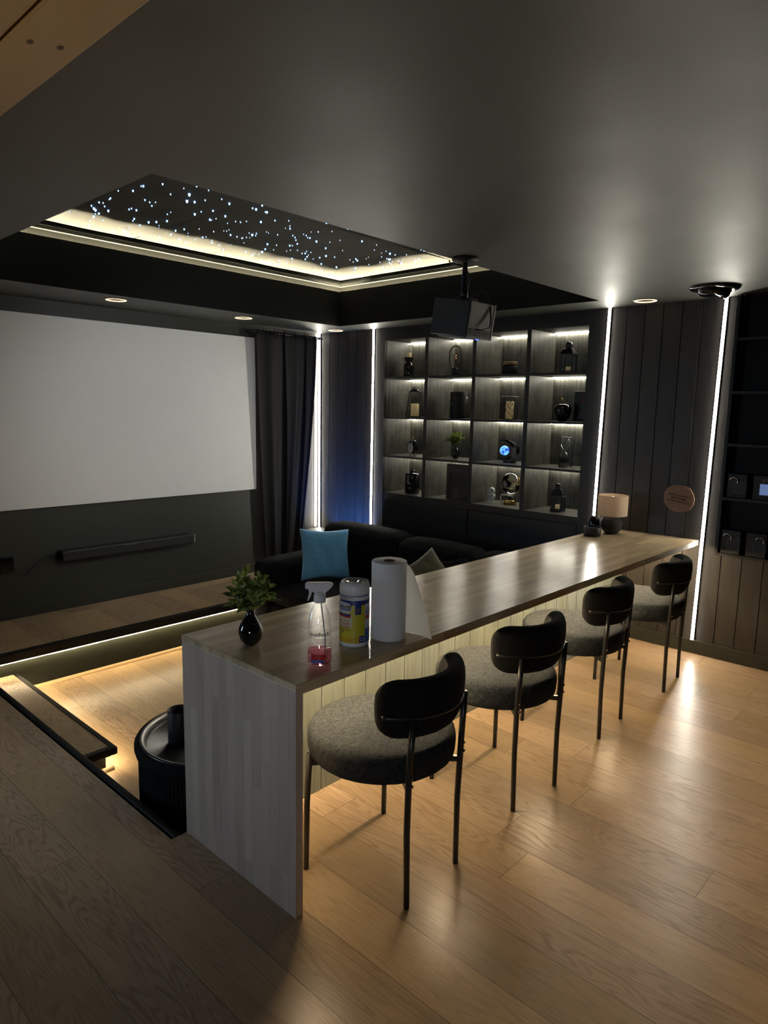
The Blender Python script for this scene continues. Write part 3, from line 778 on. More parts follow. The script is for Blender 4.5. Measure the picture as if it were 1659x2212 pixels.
bulb = [(.012, .030), (.034, .036), (.044, .060), (.040, .084), (.022, .108), (.0055, .125), (.0055, .129), (.022, .146), (.040, .170), (.044, .194), (.034, .218), (.012, .224)]
obj('glass_bulbs', L(bulb, 32), 'glass', t, True)
obj('sand', L([(0, .031), (.012, .031), (.033, .037), (.0425, .060), (.0400, .080), (.018, .088), (0, .090)], 28), 'sand', t, True)
bm = B()
for z in (.010, .228):
    for k in range(3):
        a, b = 2*PI*k/3, 2*PI*(k+1)/3
        tube(bm, [(.055*math.cos(a), .055*math.sin(a), z), (.055*math.cos(b), .055*math.sin(b), z)], .003, 6)
    lathe(bm, [(0, z-.003), (.036, z-.003), (.036, z+.003), (0, z+.003)], 24)
for k in range(3):
    a = 2*PI*k/3; tube(bm, [(.055*math.cos(a), .055*math.sin(a), .004), (.055*math.cos(a), .055*math.sin(a), .236)], .0034, 6)
    for z in (.0082, .236): ball(bm, .0072, (.055*math.cos(a), .055*math.sin(a), z), 10)
obj('frame', bm, 'satin', t, True)
# --- bottom row
t = thing('black_canister', 'glossy black canister with knobbed lid and small white lettering, bottom left compartment', 'canister', (4.80, 4.100, .8125), RS)
obj('body', L([(0, 0), (.064, 0), (.067, .004), (.067, .170), (.064, .173), (0, .173)], 36), 'gloss', t, True)
lid = obj('lid', L([(0, .1735), (.068, .1735), (.069, .177), (.066, .182), (0, .186)], 36), 'gloss', t, True)
obj('knob', T([(-.022, 0, .186), (-.012, 0, .206), (.012, 0, .206), (.020, 0, .212)], [.008, .012, .011, .009], 10), 'gloss', lid, True)
bm = B()
def cyl(r, a0): return lambda x, y: (r*math.sin(a0+x/r), -r*math.cos(a0+x/r), y)
for s_, z_ in (('Dog', .118), ('TREATS', .098)):
    lettering(bm, s_, .018, (lambda z_: (lambda x, y: cyl(.0674, -.75)(x, y+z_)))(z_), .01)
obj('lettering', bm, 'edge', t)
t = thing('cover_book', 'large dark book standing upright with grey title, bottom row second compartment', 'book', (4.775, 3.545, .8125), RS)
bm = B(); box(bm, -.128, .128, -.012, .012, 0, .304, .002); obj('cover', bm, 'cover', t)
obj('pages', bx(-.122, .124, -.009, .009, .3041, .3046), 'page', t)
bm = B(); lettering(bm, 'AMERICA', .060, lambda x, y: (x*.80-.004, -.0126, y+.222), .012)
lettering(bm, 'SCIENCE OF', .012, lambda x, y: (x+.03, -.0126, y+.276)) if False else None
obj('title', bm, 'covergrey', t)
bm = B()
fig = [(-.075, .0), (-.055, .07), (-.03, .095), (-.005, .09), (.005, .06), (.02, .01), (.02, .004), (-.07, .004)]
bm.faces.new([bm.verts.new((x, -.0127, z+.004)) for x, z in fig])
bm.faces.new([bm.verts.new((x, -.0127, z)) for x, z in ((.03, .01), (.05, .04), (.085, .06), (.06, .03), (.045, .008))])
obj('cover_figure', bm, 'covergrey', t)
bm = B(); bm.faces.new([bm.verts.new((-.082+.016*math.cos(a), -.0127, .205+.022*math.sin(a))) for a in [2*PI*k/16 for k in range(16)]])
bm.faces.new([bm.verts.new((x, -.0127, z)) for x, z in ((-.092, .19), (-.072, .19), (-.068, .12), (-.1, .12))])
obj('cover_silhouette', bm, 'blackink', t)
t = thing('astronaut_figurine', 'small white astronaut figurine beside the gold-based globe', 'figurine', (4.84, 3.245, .8125), RS+.1)
obj('stand', L([(0, 0), (.028, 0), (.028, .006), (0, .008)], 24, sx=1.2), 'white', t, True)
bm = B(); ball(bm, .019, (0, 0, .060), 16, (1, .85, 1.3))
for sx in (-1, 1):
    tube(bm, [(sx*.009, 0, .050), (sx*.012, -.003, .030), (sx*.013, -.004, .010)], [.009, .0085, .009], 10)
    ball(bm, .010, (sx*.014, -.008, .013), 10, (1, 1.4, .7))
tube(bm, [(.016, 0, .072), (.028, -.002, .062), (.031, -.006, .050)], [.007, .007, .006], 8)
tube(bm, [(-.016, 0, .072), (-.026, -.004, .064), (-.030, -.010, .074)], [.007, .007, .006], 8)
obj('suit', bm, 'white', t, True)
obj('helmet', ball(B(), .026, (0, -.002, .104), 20), 'white', t, True)
obj('visor', ball(B(), .019, (.004, -.013, .104), 18, (1, .8, .9)), 'chrome', t, True)
t = thing('globe_lamp', 'clear and black globe on a round gold base, bottom row third compartment', 'globe', (4.86, 3.075, .8125), RS)
obj('base', L([(0, 0), (.050, 0), (.054, .004), (.054, .030), (.050, .036), (.030, .040), (0, .040)], 36), 'brass', t, True)
obj('stem', L([(0, .040), (.020, .040), (.012, .055), (.012, .070), (.018, .078), (0, .078)], 20), 'rub', t, True)
bm = B(); ball(bm, .086, (0, 0, .170), 28, (.92, .92, 1.06)); obj('glass_ball', bm, 'glass', t, True)
bm = B(); rg = random.Random(4)
for (az, el, ra, rb) in ((-.2, .55, .8, .45), (.3, .05, .55, .35), (-.1, -.55, .6, .35), (2.4, .3, .9, .5), (-1.7, .2, .6, .6), (1.4, -.3, .5, .4)):
    c = None; ring = []
    for k in range(18):
        q = 2*PI*k/18; w_ = 1+.22*math.sin(3*q+az*5)
        a, e = az+ra*w_*math.cos(q)*.6, el+rb*w_*math.sin(q)
        ring.append(bm.verts.new((.0875*.92*math.sin(a)*math.cos(e), -.0875*.92*math.cos(a)*math.cos(e), .170+.0875*1.06*math.sin(e))))
    a, e = az, el; c = bm.verts.new((.089*.92*math.sin(a)*math.cos(e), -.089*.92*math.cos(a)*math.cos(e), .170+.089*1.06*math.sin(e)))
    for k in range(18): bm.faces.new((ring[k], ring[(k+1) % 18], c))
obj('continents', bm, 'gloss', t, True)
bm = B()
for z in (-.03, .0, .03): tube(bm, arc(0, 0, math.sqrt(.0864**2-z*z)*.93, 0, 2*PI, 40, .170+z)[:-1], .0009, 5, closed=True)
tube(bm, [(.094*math.cos(a)*.95, 0, .170+.098*math.sin(a)) for a in [-1.4+k*2.9/20 for k in range(21)]], .003, 6)
obj('bands', bm, 'brass', t, True)
obj('finial', T([(0, 0, .262), (0, 0, .285)], [.005, .003], 8), 'rub', t, True)
bm = B(); tube(bm, [(.03, -.005, .070), (-.02, -.02, .078), (-.062, -.03, .078), (-.075, -.03, .060), (-.068, -.03, .03), (-.062, -.025, .004)], .0048, 8)
obj('cord', bm, 'white', t, True)
lantern('candle_lantern', 'black lantern with small candle and open glass door, bottom right compartment', (XI, 2.625, .8125), .90, True, RS+.25)

# ================================================================== PROJECTOR
t = thing('projector', 'black box projector hanging from the ceiling on a round plate', 'projector', (2.770, 2.065, ZC-.001))
obj('ceiling_plate', L([(0, 0), (.062, 0), (.065, -.004), (.060, -.014), (.028, -.020), (0, -.020)], 36), 'rub', t, True)
obj('pole', L([(.013, -.018), (.013, -.150), (.019, -.152), (.019, -.185), (0, -.185)], 20), 'satin', t, True)
PM = Matrix.Translation((0, 0, -.285)) @ Matrix.Rotation(math.radians(8.0), 4, 'X')
def pb(*a, **k):
    bm = B(); box(bm, *a, M=PM, **k); return bm
obj('body', pb(-.098, .098, -.104, .118, -.084, .084, .006), 'projector', t)
bkp = obj('back_panel', pb(-.096, .098, -.109, -.1045, -.082, .082, .003), 'projback', t)
bm = B(); box(bm, .094, .1005, -.112, -.1045, -.084, .084, M=PM); box(bm, -.098, .1005, -.112, -.1045, -.0865, -.081, M=PM); obj('edge_trim', bm, 'silver', bkp)
obj('port_panel', pb(-.088, .084, -.1105, -.109, -.074, -.040), 'projector', bkp)
for k in range(6):
    a = -.05+k*.022; obj('port', pb(a, a+.011, -.1115, -.1105, -.060, -.053), 'blackink', bkp)
obj('mount_bracket', pb(-.035, .035, -.045, .045, .084, .100, .003), 'satin', t)
obj('lower_tray', pb(-.07, .03, -.06, .09, -.092, -.084, .002), 'projback', t)
obj('indicator', pb(-.022, .006, -.106, -.104, -.0905, -.0865), 'bluedot', t)
bm = B()
tube(bm, [(.005, -.02, -.19), (.03, -.055, -.165), (.055, -.075, -.15), (.075, -.085, -.16), (.07, -.10, -.19), (.055, -.118, -.23), (.058, -.122, -.29), (.045, -.125, -.33), (-.02, -.125, -.348), (-.06, -.118, -.345)], .0042, 7)
tube(bm, [(-.01, .09, -.002), (-.03, .07, -.016), (-.01, .03, -.03), (.012, .004, -.04), (.020, -.01, -.075), (.016, -.012, -.11), (.006, -.01, -.17)], .004, 7)
tube(bm, [(-.02, .02, -.18), (-.045, 0, -.19), (-.05, -.02, -.2), (-.03, -.03, -.195)], .0028, 6)
obj('cable', bm, 'rub', t, True)

# ================================================================== PIT: SOFA, CUSHIONS, DRUM TABLE
def soft(bm, x0, x1, y0, y1, z0, z1, r=.06, puff=.02, sag=0.0, n=10):
    c = Vector(((x0+x1)/2, (y0+y1)/2, (z0+z1)/2)); h = Vector(((x1-x0)/2, (y1-y0)/2, (z1-z0)/2))
    q = bmesh.ops.create_cube(bm, size=2.0); vs = q['verts']
    es = list(set(e for v in vs for e in v.link_edges))
    rr = bmesh.ops.subdivide_edges(bm, edges=es, cuts=n, use_grid_fill=True)
    for v in bm.verts:
        u = v.co.copy(); p = Vector((u.x*h.x, u.y*h.y, u.z*h.z))
        inner = Vector((max(-h.x+r, min(h.x-r, p.x)), max(-h.y+r, min(h.y-r, p.y)), max(-h.z+r, min(h.z-r, p.z))))
        d = p-inner
        if d.length > 1e-6: p = inner+d.normalized()*r
        k = (1-u.x*u.x)*(1-u.y*u.y)+(1-u.y*u.y)*(1-u.z*u.z)+(1-u.x*u.x)*(1-u.z*u.z)
        nrm = Vector((u.x**3, u.y**3, u.z**3)); p += nrm*puff*k
        v.co = c+p
    return bm
sf = thing('sofa', 'low black corduroy sofa in the pit under the cubby shelves', 'sofa', (3.95, 3.3, ZP))
def so(name, x0, x1, y0, y1, z0, z1, **k):
    bm = B(); soft(bm, x0-3.95, x1-3.95, y0-3.3, y1-3.3, z0-ZP, z1-ZP, **k); return obj(name, bm, 'cord', sf, True)
so('base', 3.27, 4.55, 2.20, 4.46, ZP+.03, .02, r=.03, puff=0)
so('arm', 3.25, 4.50, 4.24, 4.465, ZP+.02, .360, r=.055, puff=.012)
so('back_frame', 4.34, 4.60, 2.20, 4.465, ZP+.03, .44, r=.06, puff=.01)
for y0, y1 in ((3.55, 4.235), (2.88, 3.545), (2.21, 2.875)):
    so('seat_cushion', 3.26, 4.22, y0, y1, .02, .165, r=.05, puff=.015)
for y0, y1, zt in ((3.64, 4.535, .560), (2.88, 3.63, .540), (2.21, 2.87, .540)):
    o = so('back_cushion', 4.06, 4.34, y0, y1, .15, zt, r=.075, puff=.02)
def cushion(name, label, m, loc, s, thick, rot):
    bm = B()
    def f(u, v, sg):
        a, b = 2*u-1, 2*v-1
        e = (1-abs(a)**2.6)*(1-abs(b)**2.6)
        pin = 1-.10*(1-abs(a)**1.5)*abs(b)**3-.0; pin2 = 1-.10*(1-abs(b)**1.5)*abs(a)**3
        wr = .05*math.sin(9*a+4*b)*e
        return Vector((a*s*pin2, b*s*pin, sg*(thick*(max(0, e)**.5)*(1+wr)+.003)))
    for sg in (-1, 1): grid(bm, lambda u, v, sg=sg: f(u, v, sg), 24, 24)
    bmesh.ops.remove_doubles(bm, verts=bm.verts, dist=.0065)
    o = obj(name, bm, m, None, True); o.location = loc; o.rotation_euler = rot
    return tag(o, label, 'cushion', 'sofa cushions')
def turn(rx, rz, spin): return (Matrix.Rotation(math.radians(rz), 3, 'Z') @ Matrix.Rotation(math.radians(rx), 3, 'X') @ Matrix.Rotation(math.radians(spin), 3, 'Z')).to_euler()
cushion('throw_pillow', 'square blue cushion leaning on the left arm of the black sofa', 'bluef', (3.725, 4.105, .382), .215, .065, turn(72, -22, -4))
cushion('throw_pillow', 'olive green cushion on the sofa, seen just above the bar top', 'olive', (3.815, 3.085, .378), .150, .055, turn(66, -50, 38))
cushion('throw_pillow', 'small black cushion right of the olive cushion, just above the bar top', 'cord', (3.985, 2.965, .345), .150, .055, turn(66, -55, 12))
# round drum table with tray
DX, DY, DR = 1.592, 2.478, .337
t = thing('drum_table', 'round black ribbed drum table with tray top behind the bar end', 'table', (DX, DY, ZP))
bm = B(); prof = [(.0, .002), (.97, .002), (.985, .02)]
segs = 220; rings = []
for r, z in ((.93, .0), (.955, .015), (.955, .33), (.985, .355), (1.0, .375), (.998, .392), (.98, .402), (.93, .404)):
    rib = .010 if .01 < z < .34 else 0
    rings.append([bm.verts.new((DR*r*math.cos(2*PI*k/segs)*(1-(rib if k % 2 else 0)), DR*r*math.sin(2*PI*k/segs)*(1-(rib if k % 2 else 0)), z)) for k in range(segs)])
for a, b in zip(rings, rings[1:]):
    for k in range(segs): bm.faces.new((a[k], a[(k+1) % segs], b[(k+1) % segs], b[k]))
bm.faces.new(rings[0])
obj('body', bm, 'drum', t)
tr = obj('tray', L([(DR*.935, .404), (DR*.93, .409), (DR*.895, .407), (DR*.86, .385), (DR*.845, .372), (0, .370)], 64), 'satin', t, True)
obj('tray_rim', L([(DR*.915, .4095), (DR*.905, .411), (DR*.885, .404), (DR*.865, .390), (DR*.868, .388), (DR*.89, .402)], 64), 'silver', tr, True)
t = thing('black_cup', 'black cylindrical cup standing on the drum table tray', 'cup', (1.462, 2.548, ZP+.3715))
obj('cup', L([(0, 0), (.047, 0), (.049, .004), (.049, .150), (.047, .153), (.043, .150), (.043, .02), (0, .02)], 32), 'rub', t, True)

# ================================================================== BAR
bar = thing('bar_counter', 'long butcher block bar counter with waterfall end panel', 'bar', (XB, YB1, 0))
def lo(x, y, z): return (x-XB, y-YB1, z)
bm = B(); y0, y1 = YB0-YB1, 0.0
poly = [(0, ZB), (0, ZB-.019), (.030, ZB-.019), (.030, ZB-.034), (XW-.001-XB, ZB-.034), (XW-.001-XB, ZB)]
prism(bm, poly, y0, y1, 'Y'); bmesh.ops.bevel(bm, geom=[e for e in bm.edges if all(abs(v.co.z-ZB) < 1e-4 for v in e.verts)], offset=.002, segments=2, affect='EDGES')
obj('countertop', bm, 'top', bar)
bm = B(); box(bm, .0006, .029, YB0+.001-YB1, -.001, .0005, ZB-.0196, .0012); obj('end_panel', bm, 'end', bar)
bm = B(); boards_y = 1.977-YB1
k = 0; off = 1.907-.1285*5-XB
a = off
while a < XW-XB:
    p, q = max(.0295, a+.002), min(XW-.016-XB, a+.1265)
    if q-p > .005: box(bm, p, q, boards_y, boards_y+.014, .0005, ZB-.035, .0015, seg=1)
    a += .1285
fp = obj('front_panel', bm, 'bead', bar); 
# keep the boards' pattern in step with the joints
obj('panel_backing', bx(.0295, XW-.016-XB, boards_y+.011, boards_y+.018, .0005, ZB-.035), 'black', bar)
obj('pit_side_panel', bx(.0295, XW-.016-XB, boards_y+.019, -.004, .0005, ZB-.035), 'black', bar)
obj('light_strip', bx(.06, XW-.05-XB, 1.676-YB1, 1.688-YB1, ZB-.042, ZB-.0345), 'ledbar', bar)

# ================================================================== CHAIRS
def make_chair(label):
    t = thing('bar_chair', label, 'chair', (0, 0, 0), 0, 'boucle chairs along the bar')
    R = .255
    SO = .038
    prof = [(0, .408), (.150, .407), (.215, .408), (.240, .413), (.251, .425), (.255, .445), (.256, .470), (.254, .490), (.247, .503), (.235, .510), (.215, .513), (.15, .515), (0, .516)]
    bm = B(); lathe(bm, prof, 72)
    rc = random.Random(2)
    for v in bm.verts:
        d = math.hypot(v.co.x, v.co.y)
        if d > .18:
            k = 1+.004*math.sin(23*math.atan2(v.co.y, v.co.x))*math.sin(40*v.co.z)+rc.uniform(-.003, .003); v.co.x *= k; v.co.y *= k
    for v in bm.verts: v.co.y += SO
    obj('seat', bm, 'boucle', t, True)
    # curved pill shaped backrest
    bm = B(); A = math.radians(68); rc0 = .203
    rows = []
    n = 60; m = 30
    for i in range(n+1):
        s = math.sin(PI/2*(-1+2*i/n)); a = s*A
        d = (1-abs(s))*rc0*A; e = math.sqrt(max(0.0, 1-(1-min(1, d/.078))**2)); e2 = math.sqrt(max(0.0, 1-(1-min(1, d/.036))**2))
        hh = .030+.068*e; hh = hh if d > 1e-6 else .002
        tt = .004+.034*e2
        ring = []
        for j in range(m):
            q = 2*PI*j/m
            cx, cz = math.cos(q), math.sin(q)
            dx = tt*math.copysign(abs(cx)**.75, cx); dz = hh*math.copysign(abs(cz)**.8, cz)
            rr = rc0+dx+rc.uniform(-.0006, .0006)
            lean = -.10*(dz)   # top tilts outwards a little
            rr -= lean
            ring.append(bm.verts.new((rr*math.sin(a), -rr*math.cos(a)-.006, .660+dz+rc.uniform(-.0005, .0005))))
        rows.append(ring)
    for a, b in zip(rows, rows[1:]):
        for j in range(m): bm.faces.new((a[j], a[(j+1) % m], b[(j+1) % m], b[j]))
    bm.faces.new(rows[0]); bm.faces.new(rows[-1])
    obj('backrest', bm, 'boucle_shade', t, True)
    for sx in (-1, 1):
        pts = [(sx*.144, -.190, .001), (sx*.147, -.186, .25), (sx*.150, -.190, .42), (sx*.1495, -.194, .52), (sx*.147, -.200, .640)]
        lg = obj('leg', T(pts, [.0098, .0105, .011, .011, .011], 12), 'satin', t, True)
        bm = B()
        for z in (.425, .455): tube(bm, [(sx*.150, -.199, z), (sx*.150, -.206, z)], .005, 8)
        obj('bolt', bm, 'satin', lg)
        obj('leg', T([(sx*.215, .190, .001), (sx*.213, .188, .25), (sx*.208, .182, .425)], [.0098, .0105, .011], 12), 'satin', t, True)
    pts = [(.247*math.sin(a), -.247*math.cos(a)+.006, .640+.008*abs(math.sin(a))) for a in [math.radians(-58+116*k/26) for k in range(27)]]
    obj('back_rail', T(pts, .0072, 10), 'satin', t, True)
    bm = B()
    for sx in (-1, 1):
        prism(bm, [(0, 0), (sx*.208, .182), (sx*.215, .176), (sx*.01, -.006)], .386, .405)
        prism(bm, [(0, 0), (sx*.150, -.190), (sx*.140, -.196), (-sx*.008, -.002)], .386, .405)
    lathe(bm, [(0, .384), (.03, .384), (.03, .4065), (0, .4065)], 20)
    obj('seat_frame', bm, 'satin', t)
    return t
c1 = make_chair('charcoal boucle chair nearest the camera, at the near end of the bar')
c1.location = (1.640, 1.471, 0); c1.rotation_euler = (0, 0, math.radians(4.4))
dup(c1, (2.372, 1.497, 0), math.radians(-4.8), 'second charcoal boucle chair counted from the near bar end')
dup(c1, (3.170, 1.552, 0), math.radians(3.7), 'third charcoal boucle chair counted from the near bar end')
dup(c1, (3.966, 1.546, 0), math.radians(5.2), 'charcoal boucle chair furthest from the camera, beside the wall light strip')

# ================================================================== THINGS ON THE BAR
plant('green leafy sprig in a black bud vase at the near end of the bar', (1.352, 1.868, ZB+.0005), 1.08, 21, 0, nst=22)
# spray bottle
bxp, byp = 1.402, 1.570
t = thing('spray_bottle', 'clear spray bottle with pink liquid and white trigger on the bar', 'spray bottle', (bxp, byp, ZB+.0005), face_cam(bxp, byp))
prof = [(0, 0), (.034, 0), (.0385, .004), (.039, .02), (.0385, .10), (.0375, .13), (.034, .155), (.027, .178), (.0185, .195), (.0150, .202)]
obj('bottle', L(prof, 40, sy=.78), 'pglass', t, True)
obj('liquid', L([(0, .002), (.033, .002), (.0372, .006), (.0376, .02), (.0374, .047), (0, .047)], 40, sy=.77), 'pink', t, True)
obj('dip_tube', T([(.004, 0, .20), (.010, 0, .15), (.018, 0, .08), (.016, 0, .006)], .0022, 8), 'frost', t, True)
tg = obj('trigger_head', L([(0, .202), (.0185, .202), (.0195, .205), (.0190, .225), (.0165, .230), (.0150, .231), (.0150, .236)], 24), 'frost', t, True)
head = [(-.046, .246), (-.046, .262), (-.042, .266), (.030, .266), (.042, .262), (.043, .258), (.030, .248), (.020, .234), (.013, .230), (-.012, .230), (-.020, .238), (-.026, .239), (-.028, .246)]
bm = B(); prism(bm, head, -.010, .010, 'Y'); bmesh.ops.bevel(bm, geom=bm.edges[:], offset=.0025, segments=2, affect='EDGES'); obj('nozzle_body', bm, 'frost', t)
lev = [(-.036, .246), (-.024, .244), (-.026, .230), (-.031, .216), (-.037, .207), (-.0385, .208), (-.035, .224), (-.034, .236)]
bm = B(); prism(bm, lev, -.007, .007, 'Y'); obj('trigger', bm, 'frost', t)
bm = B()
def elp(rx, ry, z0): return lambda x, y: (x, -ry*math.sqrt(max(.02, 1-(x/rx)**2))-.0004, y+z0)
lettering(bm, 'method.', .0185, elp(.039, .0305, .098), .02); lettering(bm, 'all-purpose', .0085, elp(.039, .0305, .085), .005); lettering(bm, 'cleaner', .0085, elp(.039, .0305, .077), .005); lettering(bm, 'pink grapefruit', .0062, elp(.039, .0305, .064), .003)
tube(bm, [(.005+.008*math.cos(a), -.0307, .140+.008*math.sin(a)) for a in [-1.9+k*.35 for k in range(15)]], .0005, 4)
obj('lettering', bm, 'greyink', t)
bm = B(); grid(bm, lambda u, v: elp(.039, .0305, 0)(-.025+.046*u, .020+.018*v), 10, 2); obj('red_label', bm, 'redl', t)
bm = B(); grid(bm, lambda u, v: elp(.039, .0305, 0)(-.027+.042*u, .010+.009*v), 10, 2); obj('grey_label', bm, 'blue2', t)
# wipes canister
cxp, cyp = 1.613, 1.626
t = thing('wipes_canister', 'yellow and blue label wipes canister with white lid on the bar', 'canister', (cxp, cyp, ZB+.0005), face_cam(cxp, cyp))
RC = .0515
obj('body', L([(0, 0), (.048, 0), (.0505, .004), (RC, .010), (RC, .186), (.0505, .188), (0, .188)], 48), 'white', t, True)
lid = obj('lid', L([(.0515, .1885), (.0520, .190), (.0520, .212), (.0505, .217), (.0480, .219), (.0475, .222), (.0465, .224), (.0440, .222), (.0400, .215), (0, .214)], 48), 'white', t, True)
obj('lid_cap', L([(0, .2145), (.038, .2155), (.036, .219), (.030, .221), (0, .2215)], 40), 'glass', lid, True)
def patch(name, a0, a1, z0, z1, m, k=1, n=24, zf=None):
    bm = B(); r = RC+.0003*k
    a0, a1 = math.radians(a0), math.radians(a1)
    def f(u, v):
        a = a0+(a1-a0)*u; zz = z0+(z1-z0)*v
        if zf: zz = zf(u, v)
        return (r*math.sin(a), -r*math.cos(a), zz)
    grid(bm, f, n, 4); return obj(name, bm, m, t, True)
patch('label_wrap', -180, 180, .016, .150, 'yellow', 1, 72)
patch('label_band', -180, 180, .150, .166, 'navy', 1, 72)
patch('label_stripe', -180, 180, .1795, .1825, 'navy', 1, 72)
patch('label_lower', -180, 42, .016, .045, 'amber', 2, 40, zf=lambda u, v: .016+v*(.018+.022*abs(u-.62)))
patch('label_side', 44, 150, .016, .152, 'lav', 2)
patch('label_side_blue', 44, 150, .016, .064, 'blue2', 3); patch('label_side_pink', 46, 150, .098, .112, 'redl', 3)
patch('label_badge', 2, 26, .118, .152, 'navy', 2); patch('label_badge_patch', 7, 20, .124, .142, 'greyink', 3)
patch('label_pale', -120, -10, .070, .118, 'paleyel', 2)
bm = B(); r = RC+.0009   # white rounded field behind the word
pts = []
for k in range(40):
    q = 2*PI*k/40; a = math.radians(-52)+math.radians(41)*math.copysign(abs(math.cos(q))**.6, math.cos(q)); z = .140+.019*math.copysign(abs(math.sin(q))**.6, math.sin(q)); pts.append((a, z))
cv = [bm.verts.new((r*math.sin(a), -r*math.cos(a), z)) for a, z in pts]
fill = [bm.verts.new((r*math.sin(math.radians(-52)+(a-math.radians(-52))*.5), -r*math.cos(math.radians(-52)+(a-math.radians(-52))*.5), .140+(z-.140)*.5)) for a, z in pts]
ct = bm.verts.new((r*math.sin(math.radians(-52)), -r*math.cos(math.radians(-52)), .140))
for k in range(40):
    bm.faces.new((cv[k], cv[(k+1) % 40], fill[(k+1) % 40], fill[k])); bm.faces.new((fill[k], fill[(k+1) % 40], ct))
obj('label_field', bm, 'lav', t, True)
patch('label_ribbon', -95, -14, .112, .118, 'navy', 4); patch('label_ribbon_red', -95, -15, .106, .112, 'redl', 4)
def lab(bm, s, size, a0, z, bold=.01, **k): lettering(bm, s, size, lambda x, y: cyl(RC+.0013, math.radians(a0))(x, y+z), bold, **k)
bm = B(); lab(bm, 'Lysol', .034, -54, .131, .012, shear=.25); lab(bm, 'Lysol', .030, 78, .118, .01, shear=.25); lab(bm, 'DISINFECTING WIPES', .0075, -40, .172, .012); obj('lettering', bm, 'navy', t)
bm = B(); lab(bm, 'KILLS 99.9%', .0105, -47, .092, .012); lab(bm, 'OF VIRUSES', .0105, -47, .081, .012); lab(bm, '& BACTERIA', .0105, -47, .070, .012); lab(bm, 'LINGETTES', .006, -40, .1675, .008); obj('lettering', bm, 'redl', t)
bm = B(); lab(bm, 'DISINFECTING', .0075, -44, .060, .01); lab(bm, 'WIPES', .0075, -50, .052, .01); obj('lettering', bm, 'blackink', t)
patch('recycling_patch', 19, 40, .018, .042, 'navy', 4)
bm = B()
for k in range(3):
    a = PI/2+2*PI*k/3; q = []
    for da, rr in ((-.75, .0075), (.35, .0075), (.35, .0095), (.85, .0058), (.35, .0030), (.35, .0048), (-.75, .0048)):
        q.append((rr*math.cos(a+da), rr*math.sin(a+da)))
    bm.faces.new([bm.verts.new(cyl(RC+.0016, math.radians(29.5))(x, y+.030)) for x, y in q])
obj('recycling_arrows', bm, 'lav', t)
# paper towel roll
rxp, ryp = 1.747, 1.589
t = thing('paper_towel_roll', 'upright white paper towel roll with a loose sheet on the bar', 'paper towel', (rxp, ryp, ZB+.0005), face_cam(rxp, ryp))
bm = B(); lathe(bm, [(.021, 0), (.060, 0), (.0625, .003), (.0625, .278), (.0605, .281), (.052, .2795), (.050, .281), (.036, .2795), (.034, .281), (.021, .280)], 56); obj('roll', bm, 'paper', t, True)
obj('core', L([(.021, .280), (.0205, .282), (.018, .282), (.018, .002), (.021, .002)], 32), 'core', t, True)
def sheet(u, v):
    # local: x right, y away from camera
    rx_ = u*(.092+.064*(1-v)**1.3); wy = .0635*(1-u**2.2)-.022*u**2+.010*math.sin(3*u)*(1-v)
    z = .0006+(.281-.010*u-.040*u**4)*v
    rx_ += .010*math.sin(PI*v)*u
    if v < .02 and u > .9: z -= .0
    return (rx_, wy, z)
bm = B(); grid(bm, sheet, 30, 24); obj('loose_sheet', bm, 'sheet', t, True)
# table lamp at the wall
t = thing('table_lamp', 'small table lamp with beige drum shade and round black base', 'lamp', (4.435, 1.990, ZB+.0005))
obj('base', L([(0, 0), (.034, 0), (.042, .004), (.060, .022), (.070, .050), (.071, .068), (.066, .092), (.052, .114), (.034, .126), (.014, .130), (.012, .150), (0, .150)], 40), 'matt', t, True)
bm = B(); lathe(bm, [(.0985, .127), (.0985, .262)], 48); lathe(bm, [(.0965, .127), (.0965, .262)], 48)
sh = obj('shade', bm, 'linen', t, True)
bm = B()
for z in (.127, .262): tube(bm, arc(0, 0, .0978, 0, 2*PI, 48, z)[:-1], .0016, 6, closed=True)
for k in range(3): tube(bm, [(.097*math.cos(2*PI*k/3), .097*math.sin(2*PI*k/3), .255), (.012*math.cos(2*PI*k/3), .012*math.sin(2*PI*k/3), .235)], .0015, 6)
obj('shade_rim', bm, 'linen', sh, True)
obj('bulb', L([(0, .150), (.013, .150), (.013, .175), (.026, .205), (.030, .225), (.024, .246), (0, .256)], 24), 'bulb', t, True)
# coaster stack and dome jar
t = thing('coaster_holder', 'stack of round black coasters in front of the table lamp', 'coasters', (4.245, 2.035, ZB+.0005))
for k in range(4): obj('coaster', L([(0, .002+k*.0125), (.052, .002+k*.0125), (.0535, .004+k*.0125), (.0535, .011+k*.0125), (.052, .0125+k*.0125), (0, .0125+k*.0125)], 40), 'satin', t, True)
obj('holder', L([(0, 0), (.050, 0), (.056, .002), (.0575, .058), (.056, .062), (.0545, .058), (.0540, .003), (0, .0019)], 40), 'rub', t, True)
t = thing('dome_jar', 'smoky black dome jar beside the lamp, behind the coasters', 'jar', (4.362, 2.086, ZB+.0005))
obj('base', L([(0, 0), (.040, 0), (.043, .006), (.043, .012), (0, .012)], 32), 'rub', t, True)
obj('dome', L([(.041, .0125), (.042, .055), (.039, .085), (.033, .106), (.018, .117), (0, .120)], 32), 'darkchrome', t, True)

